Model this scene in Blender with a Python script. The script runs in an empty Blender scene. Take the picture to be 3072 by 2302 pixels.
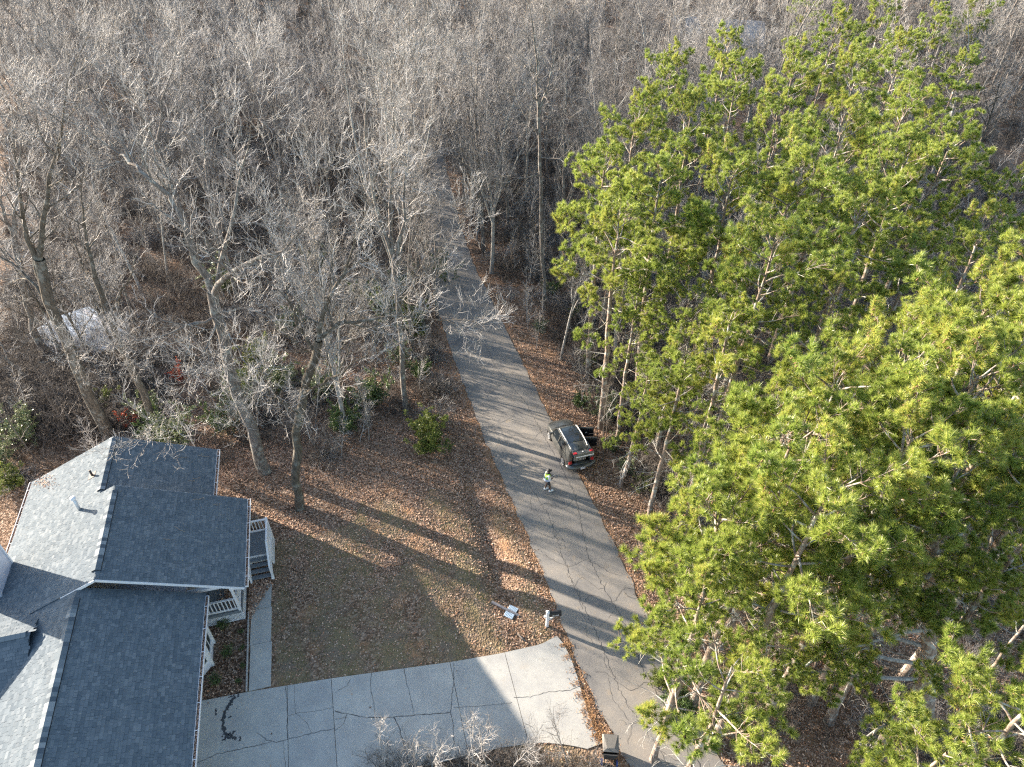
import bpy, math, random
import numpy as np
from mathutils import Vector, Matrix, Euler
R = math.radians
scene = bpy.context.scene
col = scene.collection
rng = np.random.default_rng(7)
random.seed(7)

# ------------------------------------------------------------------ camera, sky, sun, exposure
F_PX, PITCH, CAM_H = 2150.0, R(40.5), 33.0
cam_d = bpy.data.cameras.new('camera'); cam = bpy.data.objects.new('camera', cam_d); col.objects.link(cam)
cam.location = (0, 0, CAM_H); cam.rotation_euler = (R(90) - PITCH, 0, 0)
cam_d.sensor_width = 36; cam_d.lens = 36 * F_PX / 3072; cam_d.clip_start = 0.5; cam_d.clip_end = 3000
scene.camera = cam
SUN_EL, SUN_HEAD = R(14.0), R(-25.5)            # shadows run along heading SUN_HEAD
sd = Vector((math.cos(SUN_HEAD) * math.cos(SUN_EL), math.sin(SUN_HEAD) * math.cos(SUN_EL), -math.sin(SUN_EL)))
w = bpy.data.worlds.new('World'); scene.world = w; w.use_nodes = True
nt = w.node_tree; nt.nodes.clear()
sky = nt.nodes.new('ShaderNodeTexSky'); sky.sky_type = 'NISHITA'; sky.sun_disc = False
sky.sun_elevation = SUN_EL; sky.sun_rotation = math.atan2(-sd.x, -sd.y)
bg = nt.nodes.new('ShaderNodeBackground'); bg.inputs[1].default_value = 0.098
wo = nt.nodes.new('ShaderNodeOutputWorld'); nt.links.new(sky.outputs[0], bg.inputs[0]); nt.links.new(bg.outputs[0], wo.inputs[0])
sun_d = bpy.data.lights.new('sun', 'SUN'); sun_d.energy = 5.0; sun_d.angle = R(0.5); sun_d.color = (1.0, 0.87, 0.72)
sun = bpy.data.objects.new('sun', sun_d); col.objects.link(sun); sun.location = (-60, 40, 60)
sun.rotation_euler = sd.to_track_quat('-Z', 'Y').to_euler()
vs = scene.view_settings; vs.view_transform = 'Standard'; vs.look = 'None'; vs.exposure = 2.22; vs.gamma = 1; vs.use_curve_mapping = False
scene.cycles.use_denoising = False; scene.cycles.pixel_filter_type = 'BLACKMAN_HARRIS'; scene.cycles.filter_width = 1.25
scene.cycles.max_bounces = 5; scene.cycles.diffuse_bounces = 3; scene.cycles.glossy_bounces = 2
scene.cycles.transparent_max_bounces = 8; scene.cycles.transmission_bounces = 2

# ------------------------------------------------------------------ terrain and pixel helpers
def T(x, y):
    x = np.asarray(x, float); y = np.asarray(y, float)
    s = 2.0
    a = s * np.logaddexp(0, (y - 27.0) / s); b = s * np.logaddexp(0, (y - 85.0) / s)
    z = -0.085 * (a - b)
    far = np.clip((y - 45) / 60, 0, 1)
    z = z + far * (0.9 * np.sin(x * .06 + 1) * np.sin(y * .045))
    rd = np.clip((x - 9) / 6, 0, 1)
    z = z + rd * 0.25 * np.sin(x * .33) * np.sin(y * .27)
    dv = (x * U[1] * 0 + x * .969 + y * .247) - 5.0        # shallow ditch along the road in the yard
    z = z - 0.40 * np.exp(-(dv / .75) ** 2) * np.clip((y - 19.5) / 3, 0, 1) * np.clip((36 - y) / 6, 0, 1)
    return z
U = (-.247, .969); V = (.969, .247)
def ray(px, py):
    a = (px - 1536) / F_PX; b = (py - 1151) / F_PX
    return np.array([a, math.cos(PITCH) - b * math.sin(PITCH), -math.sin(PITCH) - b * math.cos(PITCH)])
def at(px, py, h=0.0):
    """world point seen at photo pixel (px,py), h metres above the terrain"""
    r = ray(px, py); t = (h - CAM_H) / r[2]
    for _ in range(12):
        p = r * t; zt = float(T(p[0], p[1])) + h
        t = (zt - CAM_H) / r[2]
    p = r * t; return Vector((p[0], p[1], zt))
def at2(px, py, h=0.0): return at(px * 1.38879, py * 1.38879, h)
def on_plane_y(px, py, Y):
    r = ray(px, py); t = Y / r[1]; return Vector((r[0] * t, Y, CAM_H + r[2] * t))
def W(u, v, z=0.0): return Vector((u * U[0] + v * V[0], u * U[1] + v * V[1], z))
def uvof(x, y): return x * U[0] + y * U[1], x * V[0] + y * V[1]

# ------------------------------------------------------------------ material helpers
def mat(name, rough=0.9, spec=0.3):
    m = bpy.data.materials.new(name); m.use_nodes = True
    n = m.node_tree.nodes; b = n['Principled BSDF']; b.inputs['Roughness'].default_value = rough
    b.inputs['Specular IOR Level'].default_value = spec
    return m, m.node_tree, b
def N(nt, t, **k):
    n = nt.nodes.new(t)
    for a, v in k.items():
        if a.startswith('_'): n.inputs[int(a[1:])].default_value = v
        else: setattr(n, a, v)
    return n
def ramp(nt, fac, stops, interp='LINEAR'):
    r = nt.nodes.new('ShaderNodeValToRGB'); e = r.color_ramp; e.interpolation = interp
    while len(e.elements) < len(stops): e.elements.new(0.5)
    for s, el in zip(stops, e.elements): el.position = s[0]; el.color = (*s[1], 1)
    nt.links.new(fac, r.inputs[0]); return r.outputs[0]
def mix(nt, fac, a, b, mode='MIX'):
    m = nt.nodes.new('ShaderNodeMix'); m.data_type = 'RGBA'; m.blend_type = mode
    if isinstance(fac, float): m.inputs[0].default_value = fac
    else: nt.links.new(fac, m.inputs[0])
    for i, c in ((6, a), (7, b)):
        if isinstance(c, tuple): m.inputs[i].default_value = (*c, 1)
        else: nt.links.new(c, m.inputs[i])
    return m.outputs[2]
def noise(nt, scale, detail=4, co=None, rough=.6):
    n = N(nt, 'ShaderNodeTexNoise'); n.inputs['Scale'].default_value = scale; n.inputs['Detail'].default_value = detail
    n.inputs['Roughness'].default_value = rough
    if co is not None: nt.links.new(co, n.inputs['Vector'])
    return n.outputs['Fac']
def bump(nt, b, h, strength=.5, dist=.02):
    n = nt.nodes.new('ShaderNodeBump'); n.inputs['Strength'].default_value = strength; n.inputs['Distance'].default_value = dist
    nt.links.new(h, n.inputs['Height']); nt.links.new(n.outputs[0], b.inputs['Normal'])
def plain(name, c, rough=.7, spec=.3, var=.15, scale=6., metal=0.):
    m, t, b = mat(name, rough, spec)
    co = t.nodes.new('ShaderNodeTexCoord').outputs['Object']
    f = noise(t, scale, 5, co)
    c2 = tuple(x * (1 - var) for x in c); c3 = tuple(min(1, x * (1 + var)) for x in c)
    t.links.new(ramp(t, f, [(.3, c2), (.7, c3)]), b.inputs['Base Color'])
    b.inputs['Metallic'].default_value = metal
    return m
def island(name, stops, rough=.9, spec=.2, trans=0.0, noise_var=0.0, interp='LINEAR', per_obj=None):
    m, t, b = mat(name, rough, spec)
    g = t.nodes.new('ShaderNodeNewGeometry')
    c = ramp(t, g.outputs['Random Per Island'], stops, interp)
    if noise_var:
        co = t.nodes.new('ShaderNodeTexCoord').outputs['Object']
        c = mix(t, noise_var, c, ramp(t, noise(t, 1.1, 4, co), [(.35, (.35, .35, .35)), (.65, (1., 1., 1.))]), 'MULTIPLY')
    if per_obj:
        c = mix(t, 1.0, c, ramp(t, t.nodes.new('ShaderNodeObjectInfo').outputs['Random'], [(0, per_obj[0]), (1, per_obj[1])]), 'MULTIPLY')
    t.links.new(c, b.inputs['Base Color'])
    if trans:
        tr = t.nodes.new('ShaderNodeBsdfTranslucent'); t.links.new(c, tr.inputs[0])
        ms = t.nodes.new('ShaderNodeMixShader'); ms.inputs[0].default_value = trans
        out = t.nodes['Material Output']
        t.links.new(b.outputs[0], ms.inputs[1]); t.links.new(tr.outputs[0], ms.inputs[2]); t.links.new(ms.outputs[0], out.inputs[0])
    return m

M = {}
M['white'] = plain('white_paint', (.74, .74, .76), .55, .4, .05)
M['siding'] = plain('white_siding', (.66, .66, .71), .6, .3, .06)
M['deck'] = plain('grey_deck_stain', (.17, .19, .21), .75, .25, .22, 9)
M['weathered'] = plain('weathered_wood', (.30, .25, .20), .85, .2, .3, 12)
M['glass'] = plain('window_glass', (.03, .045, .05), .06, .8, .1)
M['black'] = plain('black_plastic', (.018, .018, .02), .5, .4, .1)
M['metal'] = plain('galvanised_metal', (.62, .63, .64), .4, .5, .08, 8, .3)
M['rust'] = plain('dark_pipe', (.06, .045, .04), .7, .3, .2)
M['dark'] = plain('dark_soil', (.03, .024, .02), .95, .1, .3)
M['lattice'] = plain('lattice_white', (.72, .72, .74), .6, .3, .05)
M['shingle'] = island('roof_shingle', [(0, (.100, .124, .146)), (.3, (.120, .146, .168)), (.75, (.142, .168, .19)), (.93, (.175, .20, .22)), (1, (.108, .13, .15))], .92, .12, 0, .10)
M['cap'] = island('ridge_cap_shingle', [(0, (.08, .10, .12)), (.5, (.14, .165, .185)), (1, (.26, .29, .30))], .92, .15)
# bark: deciduous
def bark(name, dark, light, scale, liche=.0):
    m, t, b = mat(name, .95, .1)
    tc = t.nodes.new('ShaderNodeTexCoord'); mp = t.nodes.new('ShaderNodeMapping'); mp.inputs['Scale'].default_value = (1, 1, .22)
    t.links.new(tc.outputs['Object'], mp.inputs[0])
    f = noise(t, scale, 6, mp.outputs[0], .7)
    c = ramp(t, f, [(.32, dark), (.62, light)])
    if liche:
        f2 = noise(t, 2.6, 5, tc.outputs['Object'])
        c = mix(t, ramp(t, f2, [(.52, (0, 0, 0)), (.62, (liche,) * 3)]), c, (.46, .49, .46))
    t.links.new(c, b.inputs['Base Color']); bump(t, b, f, .8, .03)
    return m
M['bark'] = bark('grey_bark', (.06, .052, .046), (.25, .225, .205), 14, .4)
M['bark_dark'] = bark('dark_bark', (.045, .038, .03), (.16, .14, .115), 12, .25)
M['bark_pale'] = bark('pale_bark', (.15, .14, .13), (.42, .40, .375), 12, .6)
M['bark_pine'] = bark('pine_bark', (.10, .075, .06), (.34, .27, .22), 9, .7)
M['twig'] = island('twig_bark', [(0, (.11, .105, .10)), (.5, (.28, .268, .258)), (.85, (.44, .425, .41)), (1, (.58, .56, .54))], .6, .3, per_obj=((.62, .60, .59), (1.3, 1.3, 1.3)))
M['twig_dark'] = island('brush_stem', [(0, (.05, .042, .036)), (.5, (.12, .102, .088)), (.9, (.22, .195, .17)), (1, (.40, .36, .33))], .85, .15)
M['needle'] = island('pine_needles', [(0, (.13, .20, .03)), (.4, (.27, .355, .065)), (.9, (.44, .51, .13)), (.97, (.50, .52, .16)), (1, (.46, .30, .12))], .35, .6, .40, per_obj=((.80, .86, .85), (1.15, 1.08, 1.1)))
M['needle_dry'] = island('yellowing_needles', [(0, (.22, .31, .05)), (.6, (.40, .47, .10)), (1, (.54, .42, .14))], .4, .5, .38)
M['cone'] = plain('pine_cone', (.16, .10, .06), .9, .1, .4, 30)
M['leaf_green'] = island('privet_leaves', [(0, (.035, .07, .018)), (.6, (.075, .13, .03)), (1, (.17, .21, .08))], .35, .5, .2)
M['leaf_yellow'] = island('yellow_green_leaves', [(0, (.07, .11, .02)), (.6, (.14, .18, .035)), (1, (.26, .27, .08))], .4, .4, .3)
M['leaf_grey'] = island('silvery_leaves', [(0, (.07, .10, .035)), (.6, (.15, .19, .075)), (1, (.34, .37, .24))], .35, .5, .15)
M['leaf_red'] = island('red_leaves', [(0, (.22, .035, .02)), (.6, (.36, .07, .035)), (1, (.45, .14, .07))], .6, .3, .3)
M['leaf_litter'] = island('fallen_leaves', [(0, (.14, .08, .05)), (.25, (.27, .16, .105)), (.5, (.42, .27, .19)), (.75, (.54, .375, .275)), (.92, (.64, .49, .38)), (1, (.50, .22, .12))], .75, .25, .1)
M['straw'] = island('pine_straw', [(0, (.24, .12, .06)), (.5, (.42, .23, .11)), (1, (.60, .38, .20))], .8, .2)
M['grass'] = island('grass_blades', [(0, (.09, .12, .03)), (.5, (.16, .18, .05)), (1, (.34, .29, .14))], .6, .3, .3)

# ------------------------------------------------------------------ mesh helpers
def tag(o, label=None, cat=None, group=None, kind=None):
    if label: o['label'] = label
    if cat: o['category'] = cat
    if group: o['group'] = group
    if kind: o['kind'] = kind
    return o
def empty(name, loc, rz=0.0, **k):
    o = bpy.data.objects.new(name, None); col.objects.link(o); o.location = loc; o.rotation_euler = (0, 0, rz)
    o.empty_display_size = .3
    return tag(o, **k)
def np_mesh(name, Vt, Fq, mats, smooth=False, mi=None):
    """Vt (n,3); Fq (m,k) faces all of k corners, or a list of such arrays"""
    me = bpy.data.meshes.new(name)
    arrs = [np.asarray(f, np.int32) for f in (Fq if isinstance(Fq, list) else [Fq]) if len(f)]
    me.vertices.add(len(Vt)); me.vertices.foreach_set('co', np.asarray(Vt, np.float32).ravel())
    loops = np.concatenate([a.ravel() for a in arrs]); sizes = np.concatenate([np.full(len(a), a.shape[1], np.int32) for a in arrs])
    me.loops.add(len(loops)); me.loops.foreach_set('vertex_index', loops)
    starts = np.concatenate([[0], np.cumsum(sizes)[:-1]]).astype(np.int32)
    me.polygons.add(len(sizes)); me.polygons.foreach_set('loop_start', starts); me.polygons.foreach_set('loop_total', sizes)
    for m in (mats if isinstance(mats, (list, tuple)) else [mats]): me.materials.append(m)
    if mi is not None: me.polygons.foreach_set('material_index', np.asarray(mi, np.int32))
    if smooth: me.polygons.foreach_set('use_smooth', np.ones(len(sizes), bool))
    me.update(calc_edges=True); return me
def link(name, me, parent=None, loc=None, rot=None, scl=None):
    o = bpy.data.objects.new(name, me); col.objects.link(o)
    if parent is not None: o.parent = parent
    if loc is not None: o.location = loc
    if rot is not None: o.rotation_euler = rot
    if scl is not None: o.scale = (scl,) * 3 if isinstance(scl, (int, float)) else scl
    return o
class MB:
    """collects boxes, bars, tubes"""
    def __init__(s): s.v = []; s.f = []
    def add(s, vs_, fs):
        b = len(s.v); s.v += [tuple(p) for p in vs_]; s.f += [tuple(i + b for i in f) for f in fs]; return s
    def box(s, c, d, M_=None):
        x, y, z = d[0] / 2, d[1] / 2, d[2] / 2
        ps = [Vector((a * x, b * y, e * z)) for e in (-1, 1) for b in (-1, 1) for a in (-1, 1)]
        if M_ is not None: ps = [M_ @ p for p in ps]
        c = Vector(c); return s.add([p + c for p in ps], [(0, 2, 3, 1), (4, 5, 7, 6), (0, 1, 5, 4), (2, 6, 7, 3), (0, 4, 6, 2), (1, 3, 7, 5)])
    def bar(s, a, b, w_, h_, up=(0, 0, 1)):
        a = Vector(a); b = Vector(b); d = b - a; L = d.length; d.normalize(); up = Vector(up)
        sx = d.cross(up)
        if sx.length < 1e-4: sx = d.cross(Vector((1, 0, 0)))
        sx.normalize(); uz = sx.cross(d)
        m3 = Matrix((sx, d, uz)).transposed(); return s.box((a + b) / 2, (w_, L, h_), m3)
    def prism(s, poly, z0, z1):
        n = len(poly); vs_ = [(p[0], p[1], z0) for p in poly] + [(p[0], p[1], z1) for p in poly]
        return s.add(vs_, [tuple(range(n - 1, -1, -1)), tuple(range(n, 2 * n))] + [(i, (i + 1) % n, n + (i + 1) % n, n + i) for i in range(n)])
    def tube(s, pts, rad, n=8, cap=True):
        pts = [Vector(p) for p in pts]; b = len(s.v); k = len(pts)
        rad = rad if isinstance(rad, (list, tuple)) else [rad] * k
        for i, p in enumerate(pts):
            t = (pts[min(i + 1, k - 1)] - pts[max(i - 1, 0)]).normalized()
            r = Vector((0, 0, 1)) if abs(t.z) < .9 else Vector((1, 0, 0))
            a = t.cross(r).normalized(); c = t.cross(a)
            for j in range(n):
                q = 2 * math.pi * j / n; s.v.append(tuple(p + (a * math.cos(q) + c * math.sin(q)) * rad[i]))
        for i in range(k - 1):
            for j in range(n):
                s.f.append((b + i * n + j, b + i * n + (j + 1) % n, b + (i + 1) * n + (j + 1) % n, b + (i + 1) * n + j))
        if cap: s.f.append(tuple(b + j for j in range(n))[::-1]); s.f.append(tuple(b + (k - 1) * n + j for j in range(n)))
        return s
    def build(s, name, m, parent=None, smooth=False, **k):
        me = bpy.data.meshes.new(name); me.from_pydata(s.v, [], s.f); me.materials.append(m)
        if smooth:
            for p in me.polygons: p.use_smooth = True
        me.update(); o = link(name, me, parent); return tag(o, **k)
    def mesh(s, name, m, smooth=False):
        me = bpy.data.meshes.new(name); me.from_pydata(s.v, [], s.f); me.materials.append(m)
        if smooth:
            for p in me.polygons: p.use_smooth = True
        me.update(); return me

# branch growing, vectorised
def unit(a): return a / np.maximum(np.linalg.norm(a, axis=-1, keepdims=True), 1e-9)
def grow(st, d, L, K, wob, up, r):
    n = len(st); P = np.zeros((n, K + 1, 3)); P[:, 0] = st; d = unit(d)
    for k in range(K):
        d = unit(d + r.normal(0, wob, (n, 3)) + np.array([0, 0, 1.]) * up)
        P[:, k + 1] = P[:, k] + d * (L / K)[:, None]
    return P
def child(P, Rd, per, t0, t1, ang, r, lens):
    """per children for each parent: returns start, direction, parent radius at start, length factor"""
    n, K1, _ = P.shape; idx = np.repeat(np.arange(n), per)
    t = (t0 + (t1 - t0) * (np.tile(np.arange(per), n) + r.random(n * per)) / per) * (K1 - 1)
    t = np.minimum(t, K1 - 1.001); i = t.astype(int); f = (t - i)[:, None]
    a = P[idx, i]; b = P[idx, i + 1]; st = a * (1 - f) + b * f; tan = unit(b - a)
    rv = unit(np.cross(tan, r.normal(0, 1, (len(idx), 3))))
    A = r.normal(ang, .18, len(idx))[:, None]
    d = tan * np.cos(A) + rv * np.sin(A)
    rr = (Rd[idx, i] * (1 - f[:, 0]) + Rd[idx, i + 1] * f[:, 0])
    L = r.uniform(lens[0], lens[1], len(idx)) * (1.05 - .5 * t / (K1 - 1))
    return st, d, rr, L
def tubes(P, Rd, S):
    n, K1, _ = P.shape
    tan = np.zeros_like(P); tan[:, 1:-1] = P[:, 2:] - P[:, :-2]; tan[:, 0] = P[:, 1] - P[:, 0]; tan[:, -1] = P[:, -1] - P[:, -2]
    tan = unit(tan); g = unit(P[:, -1] - P[:, 0])
    ref = np.where(np.abs(g[:, 2:3]) < .8, np.array([[0, 0, 1.]]), np.array([[1., 0, 0]]))[:, None, :]
    a = unit(np.cross(tan, np.broadcast_to(ref, tan.shape))); b = np.cross(tan, a)
    q = 2 * np.pi * np.arange(S) / S
    Vt = P[:, :, None, :] + Rd[:, :, None, None] * (a[:, :, None, :] * np.cos(q)[None, None, :, None] + b[:, :, None, :] * np.sin(q)[None, None, :, None])
    base = (np.arange(n) * K1 * S)[:, None, None] + (np.arange(K1 - 1) * S)[None, :, None]
    j = np.arange(S); j2 = (j + 1) % S
    F = np.stack([base + j, base + j2, base + S + j2, base + S + j], -1).reshape(-1, 4)
    return Vt.reshape(-1, 3), F
def join(parts):
    Vs, Fs, o = [], [], 0
    for v_, f_ in parts: Vs.append(v_); Fs.append(f_ + o); o += len(v_)
    return np.concatenate(Vs), np.concatenate(Fs)
def taper(r0, r1, K): return r0[:, None] + (r1 - r0)[:, None] * (np.arange(K + 1) / K)[None, :]

def crown_from(P1, R1, r, per2=10, per3=7, per4=8, l2=(2.2, 4.0), l3=(.9, 1.7), l4=(.35, .8), t0=.18, tw=.0075):
    """limbs and twigs grown from leaders"""
    st, d, rr, L = child(P1, R1, per2, t0, 1.0, .85, r, l2)
    P2 = grow(st, d, L, 6, .17, .06, r); r2 = np.minimum(rr * .55, .055); R2 = taper(r2, np.minimum(r2 * .25, .012), 6)
    st, d, rr, L = child(P2, R2, per3, .12, 1.0, .8, r, l3)
    P3 = grow(st, d, L, 4, .20, .13, r); R3 = taper(np.minimum(rr * .65, .022), np.full(len(rr), .0085), 4)
    st, d, rr, L = child(P3, R3, per4, .1, 1.0, .75, r, l4)
    P4 = grow(st, d, L, 3, .25, .20, r); R4 = taper(np.full(len(rr), tw), np.full(len(rr), tw * .5), 3)
    return (P2, R2), (P3, R3), (P4, R4)
def bare_meshes(name, r, Ht, lean=.05, nlead=5, spread=.5, split=(.35, .6), mats=('bark', 'twig'), per=(9, 7, 6), tr=.19, up=.07):
    K = 8; P0 = grow(np.zeros((1, 3)), np.array([[r.normal(0, lean), r.normal(0, lean), 1.]]), np.array([Ht * .62]), K, .04, .02, r)
    R0 = taper(np.array([tr]), np.array([tr * .5]), K)
    R0[:, 0] *= 1.35
    st, d, rr, L = child(P0, R0, nlead, split[0], 1.0, spread, r, (Ht * .45, Ht * .6))
    P1 = grow(st, d, L, 8, .09, up, r); R1 = taper(rr * .62, np.full(len(rr), .018), 8)
    # extension of the trunk itself
    Pt = grow(P0[:, -1], P0[:, -1] - P0[:, -2], np.array([Ht * .38]), 8, .08, .05, r); Rt = taper(np.array([tr * .5]), np.array([.018]), 8)
    P1 = np.concatenate([P1, Pt]); R1 = np.concatenate([R1, Rt])
    l2, l3, l4 = crown_from(P1, R1, r, *per)
    trunk = join([tubes(P0, R0, 9), tubes(P1, R1, 7)])
    return (np_mesh(name + '_trunk', *trunk, M[mats[0]], True), np_mesh(name + '_limbs', *tubes(*l2, 5), M[mats[0]], True),
            np_mesh(name + '_twigs', *join([tubes(*l3, 3), tubes(*l4, 3)]), M[mats[1]]))
def place_tree(name, meshes, loc, rz, s, label, cat, group, tilt=(0, 0)):
    e = empty(name, loc, rz, label=label, cat=cat, group=group); e.rotation_euler = (tilt[0], tilt[1], rz)
    e.scale = (s, s, s)
    for n_, me in zip(('trunk', 'limbs', 'twigs'), meshes): link(n_, me, e)
    return e

# ------------------------------------------------------------------ the ground
roadL2 = [(1400, 1720), (1358, 1655), (1295, 1575), (1240, 1420), (1205, 1320), (1150, 1170), (1105, 1080), (1060, 990), (1022, 880), (985, 790), (955, 700), (932, 620), (915, 540), (905, 450), (900, 370), (900, 310)]
roadR2 = [(1610, 1720), (1565, 1655), (1475, 1510), (1400, 1340), (1335, 1190), (1285, 1095), (1230, 985), (1170, 870), (1118, 760), (1078, 680), (1040, 610), (1010, 540), (985, 450), (965, 370), (950, 310)]
def smooth_poly(pts, step=.5):
    P = np.array([(p[0], p[1]) for p in pts]); d = np.r_[0, np.cumsum(np.linalg.norm(np.diff(P, axis=0), axis=1))]
    s = np.arange(0, d[-1], step); Q = np.stack([np.interp(s, d, P[:, 0]), np.interp(s, d, P[:, 1])], 1)
    k = 7
    for _ in range(2):
        Qp = np.pad(Q, ((k, k), (0, 0)), 'edge'); Q = np.stack([np.convolve(Qp[:, i], np.ones(2 * k + 1) / (2 * k + 1), 'valid') for i in (0, 1)], 1)
    return Q
Lw = [at2(*p) for p in roadL2]; Rw = [at2(*p) for p in roadR2]
Lw = [Lw[0] + (Lw[0] - Lw[2]).normalized() * 30] + Lw; Rw = [Rw[0] + (Rw[0] - Rw[2]).normalized() * 30] + Rw
EL = smooth_poly(Lw); ER = smooth_poly(Rw)
def x_at(E_, y):
    i = np.argsort(E_[:, 1]); return np.interp(y, E_[i, 1], E_[i, 0])
YEND = min(EL[:, 1].max(), ER[:, 1].max())
def road_dist(x, y):
    """signed distance-like measure: <0 inside the road"""
    x = np.asarray(x, float); y = np.asarray(y, float); yy = np.clip(y, -20, YEND)
    l = x_at(EL, yy); rr = x_at(ER, yy); return np.maximum(l - x, x - rr)
def vn(x, y, s):
    return (np.sin(x * s * 1.3 + 1.7 * np.sin(y * s * .9 + .3)) * np.sin(y * s * 1.1 + 1.3 * np.sin(x * s * 1.7)) + np.sin(x * s * 2.9 + y * s * 1.3 + 2) * .5) / 1.5
def drive_poly():
    pN = [(19.0, -10.6), (18.9, -10.25), (18.8, -8.0), (18.5, -4.12), (17.9, 1.6), (17.75, 3.9), (17.7, 6.0), (17.95, 7.0)]
    pS = [(10.9, 7.6), (12.2, 6.9), (13.0, 5.6), (13.4, 2.9), (13.45, -.3), (13.5, -4.4), (13.5, -10.6)]
    return pN, pS
def masks(x, y):
    u_ = x * U[0] + y * U[1]; v_ = x * V[0] + y * V[1]; rd = road_dist(x, y)
    lawn = (v_ > -6.9) & (v_ < 6.6) & (u_ > 17) & (u_ < 29 - .25 * np.abs(v_) + vn(x, y, .5))
    g = np.clip(.55 + .6 * vn(x, y, .8) + .35 * vn(x + 5, y, 2.3), 0, 1) * lawn
    g = g * (1 - np.exp(-((v_ - 4.9) / .7) ** 2))
    g = np.maximum(g, ((v_ < 7) & (u_ < 13.4)) * np.clip(.6 + .5 * vn(x, y, 1.), 0, 1))
    straw = np.clip(1 - (rd - .15) / (.30 + .42 * vn(x, y, .9)), 0, 1) * (y < 62)
    straw = np.maximum(straw, .55 * np.clip((x - 9) / 4, 0, 1) * np.clip((30 - y) / 12, 0, 1))
    mulch = ((v_ < -7.9) & (v_ > -10.5) & (u_ < 25) & (u_ > 18)) * 1.0
    return g, straw, mulch
def axis(segs):
    o = []
    for a, b, st in segs: o += list(np.arange(a, b, st))
    return np.array(o + [segs[-1][1]])
gx = axis([(-420, -120, 20), (-120, -40, 4), (-40, -24, 1), (-24, 22, .3), (22, 40, 1), (40, 120, 4), (120, 420, 20)])
gy = axis([(-60, 4, 8), (4, 50, .3), (50, 90, 1.), (90, 200, 4), (200, 900, 25)])
GX, GY = np.meshgrid(gx, gy); GZ = T(GX, GY)
GZ = GZ - .05 * (road_dist(GX, GY) < .0) * (GY < YEND)
nx, ny = len(gx), len(gy)
ii = (np.arange(ny - 1)[:, None] * nx + np.arange(nx - 1)[None, :]).ravel()
gm, gt, gb = mat('leaf_strewn_ground', .95, .1)
co = gt.nodes.new('ShaderNodeTexCoord').outputs['Object']
vor = N(gt, 'ShaderNodeTexVoronoi'); vor.inputs['Scale'].default_value = 10; gt.links.new(co, vor.inputs['Vector'])
sep = N(gt, 'ShaderNodeSeparateColor'); gt.links.new(vor.outputs['Color'], sep.inputs[0])
leafc = ramp(gt, sep.outputs[0], [(0, (.065, .042, .028)), (.35, (.18, .112, .073)), (.6, (.31, .205, .14)), (.85, (.46, .33, .24)), (1, (.58, .45, .34))])
soil = ramp(gt, noise(gt, 3.0, 6, co), [(.35, (.055, .038, .027)), (.65, (.15, .10, .068))])
base = mix(gt, .62, soil, leafc)
att = N(gt, 'ShaderNodeAttribute', attribute_name='zone'); sz = N(gt, 'ShaderNodeSeparateColor'); gt.links.new(att.outputs['Color'], sz.inputs[0])
fine = noise(gt, 26, 6, co, .75)
grassc = ramp(gt, fine, [(.3, (.085, .075, .04)), (.5, (.20, .16, .09)), (.68, (.38, .29, .18))])
patch = noise(gt, .9, 5, co); gcol = mix(gt, ramp(gt, patch, [(.45, (0, 0, 0)), (.62, (1, 1, 1))]), grassc, ramp(gt, fine, [(.3, (.10, .08, .06)), (.7, (.30, .235, .17))]))
base = mix(gt, sz.outputs[0], base, gcol)
strawc = ramp(gt, fine, [(.3, (.17, .10, .06)), (.55, (.38, .22, .125)), (.72, (.56, .37, .22))])
sm = N(gt, 'ShaderNodeMath', operation='MULTIPLY'); gt.links.new(sz.outputs[1], sm.inputs[0]); gt.links.new(ramp(gt, noise(gt, 1.4, 5, co), [(.4, (.12, .12, .12)), (.6, (.8, .8, .8))]), sm.inputs[1])
base = mix(gt, sm.outputs[0], base, strawc)
base = mix(gt, sz.outputs[2], base, mix(gt, .5, (.05, .03, .022), leafc))
gt.links.new(base, gb.inputs['Base Color']); bump(gt, gb, vor.outputs['Distance'], .9, .05)
me = np_mesh('ground', np.stack([GX.ravel(), GY.ravel(), GZ.ravel()], 1), np.stack([ii, ii + 1, ii + 1 + nx, ii + nx], 1), gm, True)
g_, s_, m_ = masks(GX.ravel(), GY.ravel())
ca = me.color_attributes.new('zone', 'FLOAT_COLOR', 'POINT')
ca.data.foreach_set('color', np.stack([g_, s_, m_, np.ones_like(g_)], 1).astype(np.float32).ravel())
ground = tag(link('ground', me), kind='structure')

# ------------------------------------------------------------------ road
rm, rt, rb = mat('worn_asphalt', .85, .25)
co = rt.nodes.new('ShaderNodeTexCoord').outputs['Object']
a1 = ramp(rt, noise(rt, 45, 5, co, .8), [(.3, (.15, .145, .138)), (.52, (.26, .243, .222)), (.7, (.42, .39, .345))])
a2 = ramp(rt, noise(rt, .45, 6, co), [(.32, (.62, .64, .68)), (.5, (.88, .88, .88)), (.66, (1.08, 1.03, .97))])
c = mix(rt, 1.0, a1, a2, 'MULTIPLY')
c = mix(rt, ramp(rt, noise(rt, 1.7, 5, co), [(.58, (0, 0, 0)), (.72, (.5, .5, .5))]), c, (.30, .24, .17))
rt.links.new(c, rb.inputs['Base Color']); bump(rt, rb, noise(rt, 60, 4, co), .5, .008)
ys = np.arange(-18, YEND - .5, .35)
cols_ = 14; Vt = []
for y in ys:
    l = float(x_at(EL, y)) + .09 * float(vn(y, 3.3, 2.1)) + .06 * random.uniform(-1, 1); r_ = float(x_at(ER, y)) + .09 * float(vn(7.7, y, 2.3)) + .06 * random.uniform(-1, 1)
    for k in range(cols_ + 1):
        f = k / cols_; x = l + (r_ - l) * f; Vt.append((x, y, float(T(x, y)) + .012 + .05 * (1 - (2 * f - 1) ** 2)))
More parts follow.
